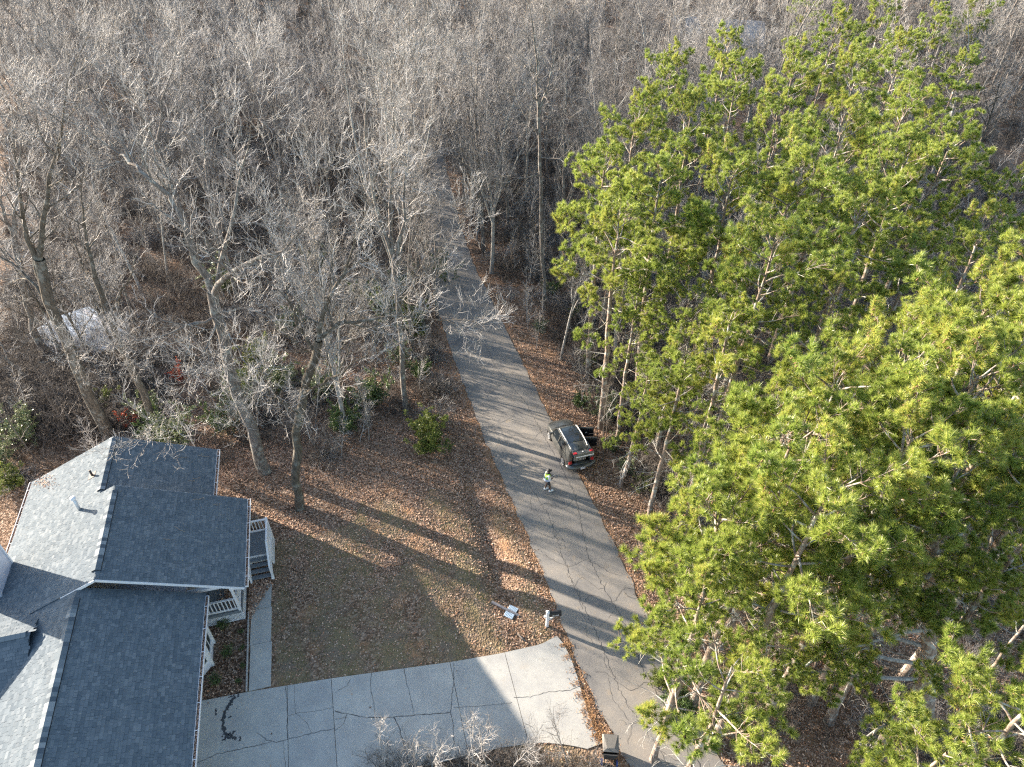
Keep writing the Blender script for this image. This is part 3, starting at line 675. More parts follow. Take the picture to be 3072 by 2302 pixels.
rail(pd, ph(22.88, -10.2, PZ), ph(22.88, -8.4, PZ), 10); rail(pd, ph(22.95, -8.32, PZ), ph(25.0, -8.32, PZ), 11)
MB().bar(ph(22.88, -8.33, PZ - .3), ph(22.88, -8.33, 3.05), .12, .12).build('post', M['white'], pd)
MB().bar(ph(25.0, -8.33, PZ - .3), ph(25.0, -8.33, 3.05), .12, .12).build('post', M['white'], pd)
MB().bar(ph(22.88, -8.33, 3.0), ph(25.1, -8.33, 3.0), .14, .18).bar(ph(22.88, -10.25, 3.0), ph(22.88, -8.33, 3.0), .14, .18).build('beam', M['white'], pd)
def lattice(parent, a, b, z0, z1, step=.13):
    a = Vector(a); b = Vector(b); d = b - a; L = d.length; d.normalize(); H_ = z1 - z0; mb = MB()
    k = -H_
    while k < L:
        for s in (0, 1):
            p0 = max(k, 0); q0 = min(k + H_, L)
            if q0 > p0 + .02:
                za, zb = p0 - k, q0 - k
                if s: za, zb = H_ - za, H_ - zb
                off = d.cross(Vector((0, 0, 1))) * (.009 if s else -.009)
                mb.bar(a + d * p0 + off + Vector((0, 0, z0 + za)), a + d * q0 + off + Vector((0, 0, z0 + zb)), .012, .038)
        k += step
    tag(mb.build('lattice', M['lattice'], parent), kind='stuff')
    MB().bar(a + Vector((0, 0, z0)), b + Vector((0, 0, z0)), .04, .05).bar(a + Vector((0, 0, z1)), b + Vector((0, 0, z1)), .04, .05).build('lattice_frame', M['white'], parent)
lattice(pd, ph(22.84, -10.25, 0), ph(22.84, -8.28, 0), .05, PZ - .22); lattice(pd, ph(22.84, -8.27, 0), ph(25.1, -8.27, 0), .05, PZ - .22)
pl = np.stack([rng.normal(.45, .22, 500), rng.normal(-.1, .35, 500), np.full(500, PZ + .03)], 1)
o = scatter_quads(pl, .1, M['leaf_litter'], 'leaf_pile', (None, None)); o.parent = pd
MB().box(h(23.7, -10.26, 1.9), (.06, .95, 2.05)).build('front_door', plain('door_paint', (.25, .27, .3), .5), house)
# side landing and steps
so = h(26.5, -7.5, 0); st = empty('side_steps', so); st.parent = house
def sh(u_, v_, z): return h(u_, v_, z) - so
LZ = .95
for i in range(12):
    MB().box(sh(26.0 + .07 + i * .135, -7.5, LZ), (1.2, .127, .035)).build('deck_board', M['deck'], st)
for i in range(4):
    z = LZ - .185 * (i + 1); u_ = 25.86 - i * .255
    MB().box(sh(u_, -7.42, z), (1.02, .25, .04)).build('tread', M['deck'], st)
for v_ in (-7.98, -6.9):
    MB().bar(sh(25.98, v_, LZ - .1), sh(24.85, v_, .1), .045, .24).build('stringer', M['white'], st)
rail(st, sh(27.55, -8.1, LZ), sh(27.55, -6.9, LZ), 7); rail(st, sh(27.5, -6.85, LZ), sh(26.05, -6.85, LZ), 10)
for v_ in (-6.85, -7.98):
    rail(st, sh(26.0, v_, LZ), sh(24.95, v_, .1), 7, 1.0)
    MB().bar(sh(24.95, v_, 0), sh(24.95, v_, 1.1), .1, .1).build('post', M['white'], st)
    MB().bar(sh(26.0, v_, 0), sh(26.0, v_, LZ + 1.02), .1, .1).build('post', M['white'], st)
MB().bar(sh(27.55, -6.85, 0), sh(27.55, -6.85, LZ + 1.05), .1, .1).build('post', M['white'], st)
lattice(st, sh(27.55, -6.82, 0), sh(26.0, -6.82, 0), .05, LZ - .12); lattice(st, sh(25.98, -8.0, 0), sh(25.98, -6.9, 0), .4, LZ - .05)
MB().bar(sh(27.55, -6.84, LZ - .08), sh(26.0, -6.84, LZ - .08), .04, .16).build('rim_board', M['white'], st)
# roof pipes, chimney
def roofz(v_): return ZA - SL * abs(v_ - RA)
def pipe(px, py, hh, r_, m, cap=True, lab=None):
    # hit of the pixel with the west slope
    P = None; r0 = ray(px, py); t = 20.
    for _ in range(60):
        p = r0 * t + np.array([0, 0, CAM_H]); u_, v_ = uvof(p[0], p[1]); e = p[2] - roofz(v_); t += e * .6
    o = h(u_, v_, roofz(v_)); vp = empty('vent_pipe', o); vp.parent = house
    MB().tube([(0, 0, -.1), (0, 0, hh)], r_, 12).build('pipe', m, vp, True)
    MB().box((0, 0, .02), (.42, .42, .02), Matrix.Rotation(R(-25.2), 3, 'Y')).build('flashing', M['metal'] if cap else M['rust'], vp)
    if cap: MB().tube([(0, 0, hh - .02), (0, 0, hh + .03), (0, 0, hh + .12), (0, 0, hh + .16)], [r_ * 1.1, r_ * 1.55, r_ * 1.55, r_ * .8], 14).build('cap', M['white'], vp, True)
    return vp
_c = at(42, 1698, 3.15); CHU, CHV = uvof(_c.x, _c.y); CHU -= .95; CHV -= .55
pipe(240, 1531, .82, .085, M['metal']); pipe(277, 1427, .38, .055, M['rust'], False)
ch = empty('chimney', h(CHU, CHV, 0)); ch.parent = house
MB().box((0, 0, 2.9), (1.1, 1.9, 8.6)).build('chase', M['siding'], ch); MB().box((0, 0, 7.25), (1.3, 2.1, .1)).build('cap', M['white'], ch)
MB().tube([(0, .3, 7.2), (0, .3, 7.8)], .16, 12).build('flue', M['metal'], ch)
for sx in (-1, 1):
    for sy in (-1, 1): MB().box((sx * .56, sy * .96, 2.95), (.1, .1, 8.5)).build('corner_board', M['white'], ch)
# needles and sticks on the roof
for px, py in [(595, 1499), (650, 1516), (568, 1387), (575, 1444), (590, 1436), (610, 1370), (548, 1374), (540, 1590), (500, 1620)]:
    r0 = ray(px, py); t = 20.; B_ = py > 1475
    for _ in range(60):
        p = r0 * t + np.array([0, 0, CAM_H]); u_, v_ = uvof(p[0], p[1]); zr_ = (ZB if B_ else ZA) - SL * (v_ - (RB if B_ else RA)); t += (p[2] - zr_) * .6
    a = random.uniform(-.6, .6); L = random.uniform(.25, .6); pts = []
    for i in range(5):
        vv = v_ + (i - 2) * L / 4 * math.cos(a); uu = u_ + (i - 2) * L / 4 * math.sin(a) + .03 * math.sin(i * 2)
        pts.append(W(uu, vv, (ZB if B_ else ZA) - SL * (vv - (RB if B_ else RA)) + .04))
    o = MB().tube(pts, .012, 5).build('fallen_twig', M['weathered'], label='thin brown twig lying on the shaded shingle slope', cat='twig', group='twigs fallen on the roof')
# leaf debris on the west slope
pp = []
for px, py, sx, sy, n in ((125, 1447, 22, 12, 160), (60, 1840, 10, 4, 12), (45, 1842, 6, 3, 10)):
    for _ in range(n):
        r0 = ray(random.gauss(px, sx), random.gauss(py, sy)); t = 20.
        for _k in range(40):
            p = r0 * t + np.array([0, 0, CAM_H]); u_, v_ = uvof(p[0], p[1]); t += (p[2] - roofz(v_)) * .6
        if v_ > -19: pp.append((p[0], p[1], p[2]))
scatter_quads(np.array(pp), .09, M['leaf_litter'], 'roof_leaves', ('brown leaf debris lying on the sunlit roof slope', 'leaves'), lift=.03)

# weathered fence remnants behind the house
fe = empty('wooden_fence', W(29.0, -8.6, -.3), label='weathered wooden fence section behind the house steps', cat='fence')
fo = Vector(fe.location)
for a, b in (((29.9, -9.3), (28.9, -8.5)), ((28.9, -8.5), (28.7, -7.6))):
    A = W(*a, -.25) - fo; B = W(*b, -.2) - fo
    for z in (.35, .95): MB().bar(A + Vector((0, 0, z)), B + Vector((0, 0, z)), .05, .1).build('rail', M['weathered'], fe)
    MB().bar(A - Vector((0, 0, .3)), A + Vector((0, 0, 1.15)), .1, .1).build('post', M['weathered'], fe); MB().bar(B - Vector((0, 0, .3)), B + Vector((0, 0, 1.15)), .1, .1).build('post', M['weathered'], fe)
    for i in range(7):
        p = A.lerp(B, (i + .5) / 7); MB().bar(p + Vector((0, 0, .05)), p + Vector((0, 0, 1.15)), .09, .02).build('picket', M['weathered'], fe)
# ------------------------------------------------------------------ parked car
M['carpaint'] = plain('charcoal_car_paint', (.13, .135, .13), .26, .6, .1, 3, .6)
M['tyre'] = plain('tyre_rubber', (.02, .02, .02), .85, .2, .1)
M['rim'] = plain('alloy_wheel', (.55, .56, .57), .3, .6, .1, 5, .6)
M['red'] = plain('red_lens', (.45, .015, .02), .25, .6, .1)
M['carglass'] = plain('tinted_car_glass', (.012, .016, .02), .04, .9, .1)
M['trimblack'] = plain('black_interior', (.012, .012, .014), .8, .2, .2)
ca_r = at(1690, 1391, .0); ca_f = at(1654, 1323, .0)          # left wheels on the road
hd = (ca_f - ca_r); hd.z = 0; hd.normalize(); rt_ = Vector((hd.y, -hd.x, 0))
cpos = (ca_r + ca_f) / 2 + rt_ * .80; cpos.z = 0
zf_, zb_ = float(T(*(cpos + hd * 1.3).xy)), float(T(*(cpos - hd * 1.3).xy))
cpos.z = (zf_ + zb_) / 2 + .04
car = empty('parked_car', cpos, label='charcoal hatchback SUV parked at the road edge with tailgate and both right doors open', cat='car')
car.rotation_euler = Euler((math.atan2(zf_ - zb_, 2.6), 0, math.atan2(-hd.x, hd.y)))
LN = 2.2
# body as a loft of half sections (x, z) from sill to bonnet/belt centre line
st_ = [(2.22, .55, .35, .62, .62), (2.10, .78, .26, .74, .80), (1.75, .87, .22, .86, .95), (1.2, .90, .22, .95, 1.03), (.75, .905, .22, .99, 1.08), (.2, .91, .22, 1.0, 1.02), (-.7, .91, .22, 1.0, 1.02), (-1.3, .905, .22, 1.02, 1.03)]
def sect(y, w_, z0, zs, zc): return [(w_ * .90, y, z0), (w_ * .99, y, z0 + .12), (w_, y, (z0 + zs) / 2 + .06), (w_ * .965, y, zs - .05), (w_ * .87, y, zs + .01), (w_ * .5, y, (zs + zc) / 2 + .035), (0, y, zc + .03)]
mb = MB(); n = 7; rows = [sect(*s) for s in st_]; vs_ = []
for r_ in rows: vs_ += [(-a, b, c) for a, b, c in r_] + [r_[i] for i in range(n - 2, -1, -1)]
k = 2 * n - 1; fs = [(i * k + j, i * k + j + 1, (i + 1) * k + j + 1, (i + 1) * k + j) for i in range(len(rows) - 1) for j in range(k - 1)]
fs.append(tuple(range(k))[::-1]); mb.add(vs_, fs)
body = mb.build('body', M['carpaint'], car, True)
md = body.modifiers.new('s', 'SUBSURF'); md.levels = 1; md.render_levels = 2
# rear quarter panels, bumper, boot floor
mb = MB()
for s in (-1, 1):
    mb.add([(s * .905, -1.28, .3), (s * .89, -2.0, .34), (s * .80, -2.16, .40), (s * .80, -2.14, .95), (s * .86, -1.98, 1.0), (s * .895, -1.28, 1.03), (s * .70, -1.95, 1.52), (s * .68, -1.28, 1.60),
            (s * .60, -2.12, .42), (s * .60, -2.10, .95), (s * .58, -1.93, 1.5), (s * .60, -1.28, .5), (s * .60, -1.28, 1.58)],
           [(0, 1, 4, 5) if s > 0 else (5, 4, 1, 0), (1, 2, 3, 4) if s > 0 else (4, 3, 2, 1), (5, 4, 6, 7) if s > 0 else (7, 6, 4, 5), (4, 3, 9, 10, 6), (2, 8, 9, 3), (8, 11, 12, 10, 9), (6, 10, 12, 7)])
mb.build('quarter_panel', M['carpaint'], car)
mb = MB(); mb.tube([(-.88, -1.9, .52), (-.80, -2.14, .50), (-.5, -2.25, .50), (0, -2.29, .50), (.5, -2.25, .50), (.80, -2.14, .50), (.88, -1.9, .52)], .17, 10)
mb.box((0, -2.0, .50), (1.5, .45, .3)); mb.build('bumper', M['carpaint'], car, True)
MB().box((0, -1.55, .60), (1.2, 1.1, .06)).box((0, -1.02, 1.0), (1.25, .05, .9)).build('boot_liner', M['trimblack'], car)
# roof, pillars and glass
gz = 1.62
mb = MB(); ry = [(.55, .58, 1.50), (.1, .61, 1.60), (-.6, .62, 1.64), (-1.3, .60, 1.62), (-1.85, .56, 1.55)]
vs_ = []; 
for y, w_, z in ry: vs_ += [(-w_, y, z - .05), (-w_ * .9, y, z), (0, y, z + .025), (w_ * .9, y, z), (w_, y, z - .05)]
mb.add(vs_, [(i * 5 + j, i * 5 + j + 1, (i + 1) * 5 + j + 1, (i + 1) * 5 + j) for i in range(4) for j in range(4)]); mb.build('roof', M['carpaint'], car, True)
mb = MB(); vs_ = []
for y, w_, z in [(.42, .47, 1.545), (.1, .49, 1.615), (-.6, .49, 1.655), (-1.2, .48, 1.64)]: vs_ += [(-w_, y, z), (0, y, z + .02), (w_, y, z)]
mb.add(vs_, [(i * 3 + j, i * 3 + j + 1, (i + 1) * 3 + j + 1, (i + 1) * 3 + j) for i in range(3) for j in range(2)]); mb.build('glass_roof', M['carglass'], car, True)
MB().add([(-.80, 1.12, 1.05), (.80, 1.12, 1.05), (.57, .54, 1.49), (-.57, .54, 1.49), (0, 1.22, 1.08), (0, .60, 1.53)], [(0, 4, 5, 3), (4, 1, 2, 5)]).build('windscreen', M['carglass'], car)
MB().add([(-.88, .85, 1.0), (-.885, -1.25, 1.04), (-.635, -1.25, 1.57), (-.62, .1, 1.56), (-.6, .5, 1.46)], [(0, 1, 2, 3, 4)]).build('side_window', M['carglass'], car)
MB().add([(.88, -1.0, 1.04), (.885, -1.25, 1.04), (.635, -1.25, 1.57), (.625, -1.0, 1.58)], [(3, 2, 1, 0)]).build('side_window', M['carglass'], car)
mb = MB()
for s in (-1, 1):
    mb.bar((s * .84, 1.05, 1.03), (s * .60, .52, 1.49), .05, .05); mb.bar((s * .89, -.25, 1.0), (s * .63, -.25, 1.59), .07, .04); mb.bar((s * .88, -1.2, 1.02), (s * .63, -1.22, 1.58), .09, .05)
    mb.tube([(s * .60, .52, 1.49), (s * .625, .1, 1.57), (s * .64, -.6, 1.60), (s * .62, -1.3, 1.58), (s * .58, -1.85, 1.51)], .035, 6)
mb.build('pillars', M['carpaint'], car)
for s in (-1, 1): MB().tube([(s * .57, .35, 1.60), (s * .58, .2, 1.665), (s * .585, -.6, 1.70), (s * .57, -1.3, 1.68), (s * .545, -1.7, 1.61)], .022, 6).build('roof_rail', M['metal'], car)
MB().tube([(0, -1.6, 1.62), (0, -1.68, 1.72)], [.03, .01], 6).build('antenna', M['black'], car)
def door(parent, y0, y1, ang, hx, wtop):
    e = empty('door', (hx, y0, 0)); e.parent = parent; e.rotation_euler = (0, 0, R(ang)); L = y0 - y1
    mb = MB(); mb.add([(.0, 0, .34), (.0, -L, .34), (.02, -L, 1.0), (.02, 0, 1.0), (-.1, 0, .34), (-.1, -L, .34), (-.09, -L, 1.0), (-.09, 0, 1.0)], [(0, 3, 2, 1), (4, 5, 6, 7), (0, 1, 5, 4), (3, 7, 6, 2), (1, 2, 6, 5), (0, 4, 7, 3)])
    mb.build('door_panel', M['carpaint'], e)
    MB().box((-.115, -L / 2, .62), (.03, L * .86, .5)).box((-.15, -L * .5, .78), (.06, L * .6, .06)).build('door_card', M['trimblack'], e)
    MB().bar((-.04, -.02 - wtop, 1.0), (-.24, -.30 - wtop, 1.47), .035, .035).bar((-.24, -.30 - wtop, 1.47), (-.26, -L + .03, 1.53), .035, .035).bar((-.26, -L + .03, 1.53), (-.04, -L + .03, 1.0), .04, .04).build('window_frame', M['black'], e)
    MB().box((.03, -L + .15, .86), (.03, .18, .03)).build('handle', M['metal'], e); return e
d1 = door(car, .82, -.22, 68, .91, .1); d2 = door(car, -.26, -1.12, 72, .91, .0)
MB().box((-.12, -.55, .66), (.04, .10, .10)).build('sticker', M['white'], d1)
MB().box((0, 0, 0), (.05, .16, .12)).build('mirror', M['carpaint'], d1).location = (.08, -.12, 1.05)
mr = MB().box((-1.0, .72, 1.03), (.2, .10, .14)).build('mirror', M['carpaint'], car)
for j in range(2):                                            # seats and cabin floor visible through the open doors
    MB().box((.38, .05 - j * .85, .62), (.5, .5, .16)).box((.38, -.22 - j * .85, .95), (.48, .14, .6), Matrix.Rotation(R(12), 3, 'X')).build('seat', M['trimblack'], car)
# wheels
def wheel(x, y):
    s = -1 if x < 0 else 1; e = empty('wheel', (x, y, .335)); e.parent = car
    MB().tube([(-.11, 0, 0), (-.09, 0, 0), (.09, 0, 0), (.11, 0, 0)], [.30, .335, .335, .30], 28).build('tyre', M['tyre'], e, True)
    mb = MB(); mb.tube([(s * .112, 0, 0), (s * .118, 0, 0)], [.215, .21], 24); mb.build('rim_dish', M['black'], e)
    mb = MB()
    for k_ in range(5):
        a = k_ * 2 * math.pi / 5
        mb.bar((s * .125, 0, 0), (s * .125, math.cos(a) * .2, math.sin(a) * .2), .05, .02, (1, 0, 0))
    pts = [(s * .12, math.cos(a) * .215, math.sin(a) * .215) for a in np.linspace(0, 2 * math.pi, 25)]; mb.tube(pts, .018, 6); mb.tube([(s * .11, 0, 0), (s * .135, 0, 0)], .05, 10)
    mb.build('rim', M['rim'], e)
for x, y in ((-.81, 1.30), (.81, 1.30), (-.81, -1.32), (.81, -1.32)): wheel(x, y)
mb = MB()
for x in (-.88, .88):
    for y in (1.30, -1.32):
        pts = [(x * 1.012, y + math.cos(a) * .37, .335 + math.sin(a) * .37) for a in np.linspace(-.25, math.pi + .25, 14)]; mb.tube(pts, .035, 6)
mb.build('wheel_arch', M['black'], car)
for s in (-1, 1):
    MB().add([(s * .885, -1.78, .78), (s * .81, -2.165, .74), (s * .62, -2.15, .76), (s * .62, -2.13, .96), (s * .80, -2.15, .98), (s * .87, -1.8, 1.0)], [(0, 1, 4, 5), (1, 2, 3, 4)][::1]).build('tail_light', M['red'], car)
MB().box((0, -2.455, .52), (.30, .012, .16)).build('licence_plate', M['white'], car)
for i in range(5): MB().box((-.10 + i * .05, -2.465, .52), (.022, .006, .06)).build('plate_digit', M['black'], car)
# raised tailgate
tg = empty('tailgate', (0, -1.86, 1.56)); tg.parent = car; tg.rotation_euler = (R(-24), 0, 0); tg.scale = (1, .86, 1)
MB().add([(-.56, 0, .0), (.56, 0, .0), (.66, -.42, .03), (-.66, -.42, .03), (.66, -.80, -.06), (-.66, -.80, -.06), (.58, -1.0, -.20), (-.58, -1.0, -.20),
          (-.54, 0, -.05), (.54, 0, -.05), (.62, -.42, -.03), (-.62, -.42, -.03), (.62, -.78, -.12), (-.62, -.78, -.12), (.56, -.98, -.25), (-.56, -.98, -.25)],
         [(0, 1, 2, 3)[::-1], (3, 2, 4, 5)[::-1], (5, 4, 6, 7)[::-1], (8, 9, 10, 11), (11, 10, 12, 13), (13, 12, 14, 15), (0, 3, 11, 8), (3, 5, 13, 11), (5, 7, 15, 13), (1, 9, 10, 2), (2, 10, 12, 4), (4, 12, 14, 6), (7, 6, 14, 15), (0, 8, 9, 1)]).build('tailgate_panel', M['carpaint'], tg)
MB().add([(-.50, -.06, .012), (.50, -.06, .012), (.58, -.40, .036), (-.58, -.40, .036)], [(3, 2, 1, 0)]).build('rear_window', M['carglass'], tg)
for s in (-1, 1): MB().box((s * .53, -.64, .0), (.22, .22, .03), Matrix.Rotation(R(13), 3, 'X')).build('tail_light', M['red'], tg)
MB().tube([(0, -.60, .0), (0, -.60, .03)], .06, 20).build('badge', M['metal'], tg)
MB().box((0, -.985, -.19), (1.14, .02, .06)).build('handle_strip', M['metal'], tg)
mb = MB(); mb.tube([(-.56, -1.80, 1.48), (-.60, -2.15, 1.30)], .012, 6); mb.tube([(.56, -1.80, 1.48), (.60, -2.15, 1.30)], .012, 6); mb.build('gas_strut', M['black'], car)
# cargo: patterned bag in the boot
bag = empty('storage_bag', car.matrix_basis @ Vector((0, -1.72, .64)), label='pale grey storage bag with striped patterned side in the open boot of the car', cat='bag')
bag.rotation_euler = car.rotation_euler
pm, pt, pb = mat('patterned_fabric', .85, .2); pco = pt.nodes.new('ShaderNodeTexCoord').outputs['Object']
wv = N(pt, 'ShaderNodeTexWave'); wv.inputs['Scale'].default_value = 3.2; wv.inputs['Distortion'].default_value = 3; pt.links.new(pco, wv.inputs[0])
pt.links.new(ramp(pt, wv.outputs['Fac'], [(.4, (.07, .06, .055)), (.6, (.55, .48, .40))]), pb.inputs['Base Color'])
bb = MB().prism([(-.42, -.2), (.42, -.2), (.46, .2), (-.46, .2)], 0, .36).build('bag_side', pm, bag)
bb.modifiers.new('b', 'BEVEL').width = .06
tp = MB().prism([(-.39, -.17), (.39, -.17), (.43, .18), (-.43, .18)], .362, .42).build('bag_top', plain('pale_fabric', (.38, .40, .46), .8), bag); tp.modifiers.new('b', 'BEVEL').width = .04
MB().tube([(-.12, 0, .43), (-.05, -.04, .48), (.06, .02, .47), (.1, .08, .43)], .03, 6).build('bag_handle', M['black'], bag)

# ------------------------------------------------------------------ the person
pp0 = at(1641, 1474, 0); pz = road_z(pp0.x, pp0.y)
per = empty('person', (pp0.x, pp0.y, pz), R(-72), label='person in black cap, lime safety vest and white shoes standing on the road', cat='person')
skin_m = plain('dark_skin', (.09, .05, .035), .6, .35); cloth_m = plain('charcoal_cloth', (.05, .05, .06), .9); tee = plain('white_tee', (.75, .76, .78), .8, .2, .05); vest = plain('lime_vest', (.42, .85, .06), .6, .3, .06)
vsil = plain('grey_reflective_panel', (.45, .52, .65), .5, .5, .05); shoe_m = plain('white_shoe', (.8, .8, .8), .6)
def skinmesh(name, verts, edges, radii, m, parent, root=0, lev=2):
    me = bpy.data.meshes.new(name); me.from_pydata(verts, edges, []); me.materials.append(m); o = link(name, me, parent)
    o.modifiers.new('skin', 'SKIN'); 
    for i, r_ in enumerate(radii): sv = me.skin_vertices[0].data[i]; sv.radius = r_ if isinstance(r_, tuple) else (r_, r_); sv.use_root = (i == root)
    s_ = o.modifiers.new('sub', 'SUBSURF'); s_.levels = 1; s_.render_levels = lev; return o
per.scale = (1.03,) * 3
# facing +y in local space, left = -x; stride: left foot back, right foot forward
Vb = [(0, 0, .93), (0, 0, 1.08), (0, .01, 1.28), (0, .02, 1.42), (0, .04, 1.50), (0, .06, 1.56), (0, .08, 1.64), (0, .07, 1.73),
      (-.17, .01, 1.40), (-.25, .0, 1.12), (-.14, .22, 1.10), (-.10, .27, 1.12), (.17, .01, 1.40), (.25, .02, 1.12), (.14, .26, 1.14), (.09, .31, 1.16),
      (-.09, 0, .86), (-.11, .03, .50), (-.12, -.10, .10), (-.12, .0, .035), (.09, 0, .86), (.11, .12, .50), (.12, .13, .10), (.12, .25, .035)]
Eb = [(0, 1), (1, 2), (2, 3), (3, 4), (4, 5), (5, 6), (6, 7), (3, 8), (8, 9), (9, 10), (10, 11), (3, 12), (12, 13), (13, 14), (14, 15), (0, 16), (16, 17), (17, 18), (18, 19), (0, 20), (20, 21), (21, 22), (22, 23)]
Rb = [.13, .12, (.15, .11), (.13, .09), .055, .055, .085, .075, .055, .042, .033, .03, .055, .042, .033, .03, .09, .058, .04, .035, .09, .058, .04, .035]
skinmesh('body', Vb, Eb, Rb, skin_m, per)
for s, (wx, wy, wz) in ((-1, (-.10, .27, 1.12)), (1, (.09, .31, 1.16))):                       # fingers
    for k_ in range(4):
        a = (wx + (k_ - 1.5) * .018, wy + .03, wz); b = (a[0] - s * .008, a[1] + .045 - abs(k_ - 1.5) * .006, a[2] - .006); c_ = (b[0] - s * .012, b[1] + .022, b[2] - .028)
        MB().tube([a, b, c_], [.0095, .0085, .007], 6).build('finger', skin_m, per, True)
    MB().tube([(wx - s * .025, wy, wz + .01), (wx - s * .045, wy + .03, wz + .02), (wx - s * .04, wy + .055, wz + .02)], [.011, .0095, .008], 6).build('thumb', skin_m, per, True)
MB().tube([(0, .14, 1.63), (0, .178, 1.615), (0, .150, 1.60)], [.012, .017, .012], 6).build('nose', skin_m, per, True)
for s in (-1, 1):
    MB().tube([(s * .034, .143, 1.66), (s * .034, .152, 1.66)], .012, 8).build('eye', tee, per); MB().tube([(s * .082, .07, 1.67), (s * .092, .062, 1.63)], [.02, .014], 6).build('ear', skin_m, per, True)
MB().bar((-.028, .148, 1.575), (.028, .148, 1.575), .012, .012).build('mouth', plain('lips', (.12, .04, .035), .6), per)
mb = MB()
for i in range(7): pass
mb.tube([(0, .065, 1.675), (0, .06, 1.73), (0, .055, 1.775), (0, .05, 1.80)], [.103, .106, .085, .03], 16); mb.build('cap', M['black'], per, True)
MB().add([(-.09, .12, 1.69), (.09, .12, 1.69), (.075, .24, 1.665), (-.075, .24, 1.665), (-.09, .12, 1.705), (.09, .12, 1.705), (.075, .24, 1.68), (-.075, .24, 1.68)], [(3, 2, 1, 0), (4, 5, 6, 7), (2, 3, 7, 6), (0, 4, 7, 3), (1, 2, 6, 5)]).build('cap_brim', M['black'], per)
MB().tube([(0, .02, 1.44), (0, .03, 1.50), (0, .035, 1.56)], [.15, .105, .10], 14).build('hood', M['black'], per, True)
skinmesh('shirt', [(0, 0, .90), (0, 0, 1.1), (0, .01, 1.3), (0, .02, 1.43), (-.18, .01, 1.41), (-.26, 0, 1.14), (.18, .01, 1.41), (.26, .02, 1.14), (-.19, .11, 1.11), (.2, .14, 1.13)], [(0, 1), (1, 2), (2, 3), (3, 4), (4, 5), (3, 6), (6, 7), (5, 8), (7, 9)], [(.19, .15), (.18, .145), (.185, .135), (.15, .11), .08, .062, .08, .062, .055, .055], tee, per)
skinmesh('safety_vest', [(0, 0, .87), (0, 0, 1.08), (0, .01, 1.3), (0, .02, 1.42), (-.13, .01, 1.43), (.13, .01, 1.43)], [(0, 1), (1, 2), (2, 3), (3, 4), (3, 5)], [(.215, .175), (.205, .165), (.205, .155), (.15, .12), .085, .085], vest, per)
MB().tube([(0, 0, 1.0), (0, 0, 1.18)], [.228, .222], 20, False).build('reflective_panel', vsil, per, True)
for s in (-1, 1): MB().bar((s * .10, -.165, 1.15), (s * .11, -.12, 1.40), .05, .012, (0, -1, 0)).build('reflective_strip', vsil, per)
skinmesh('shorts', [(0, 0, .95), (-.10, 0, .84), (-.115, .02, .58), (.10, 0, .84), (.115, .09, .58)], [(0, 1), (1, 2), (0, 3), (3, 4)], [(.15, .13), .115, .085, .115, .085], cloth_m, per)
for s, y in ((-1, 0), (1, .22)):
    sv = MB().prism([(s * .12 - .05, y - .16), (s * .12 + .05, y - .16), (s * .12 + .058, y + .04), (s * .12 + .03, y + .14), (s * .12 - .03, y + .14), (s * .12 - .058, y + .04)], .0, .095).build('shoe', shoe_m, per); sv.modifiers.new('b', 'BEVEL').width = .025
    MB().tube([(s * .12, y - .10, .08), (s * .12, y - .11, .16)], .048, 8).build('sock', shoe_m, per)
pht = tag(MB().box((0, 0, 0), (.09, .16, .012)).build('phone', plain('grey_phone', (.25, .26, .28), .3, .6)), 'phone with a pale case held in both hands of the person on the road', 'phone')
pht.matrix_world = per.matrix_basis @ Matrix.Translation((0, .36, 1.16)) @ Matrix.Rotation(R(35), 4, 'X')

# ------------------------------------------------------------------ mailbox, fallen post and panel, trash can
mx = at(1641, 1879); mbx = empty('mailbox', mx, R(8), label='black mailbox with white house number on a white post beside the road', cat='mailbox')
MB().box((0, 0, .6), (.13, .13, 1.35)).build('post', M['white'], mbx)
mb = MB(); mb.box((0, 0, 1.29), (.17, .17, .03)); mb.add([(-.085, -.085, 1.305), (.085, -.085, 1.305), (.085, .085, 1.305), (-.085, .085, 1.305), (0, 0, 1.37)], [(0, 1, 4), (1, 2, 4), (2, 3, 4), (3, 0, 4)]); mb.build('post_cap', M['white'], mbx)
MB().bar((-.18, 0, .93), (.62, 0, .93), .1, .1).bar((.05, 0, .6), (.36, 0, .9), .07, .08).build('arm', M['white'], mbx)
mb = MB(); prof = [(-.12, 0), (.12, 0), (.12, .17)] + [(.12 * math.cos(a), .17 + .12 * math.sin(a)) for a in np.linspace(.3, math.pi - .3, 6)] + [(-.12, .17)]
n = len(prof); mb.add([(.08, p[0], .985 + p[1]) for p in prof] + [(.68, p[0], .985 + p[1]) for p in prof], [tuple(range(n))[::-1], tuple(range(n, 2 * n))] + [(i, (i + 1) % n, n + (i + 1) % n, n + i) for i in range(n)])
mb.build('box', M['black'], mbx)
cu = bpy.data.curves.new('number', 'FONT'); cu.body = '2348'; cu.size = .17; cu.extrude = .002; cu.align_x = 'CENTER'; cu.materials.append(M['white'])
no = bpy.data.objects.new('tmp', cu); col.objects.link(no); bpy.context.view_layer.update(); nm = bpy.data.meshes.new_from_object(no.evaluated_get(bpy.context.evaluated_depsgraph_get())); bpy.data.objects.remove(no)
nm.materials.clear(); nm.materials.append(M['white']); o = link('number', nm, mbx, (.38, -.1225, 1.03), (R(90), 0, 0))
MB().box((.3, .13, 1.16), (.03, .01, .12)).build('flag', M['red'], mbx)
A = at(1475, 1806, .12); B = at(1557, 1848, .02)
e = empty('fallen_post', (A + B) / 2, label='weathered grey post lying on the leaves across two white ribbed panels', cat='post'); c_ = (A + B) / 2
gp = plain('grey_weathered_post', (.22, .21, .22), .8, .2, .3, 20)
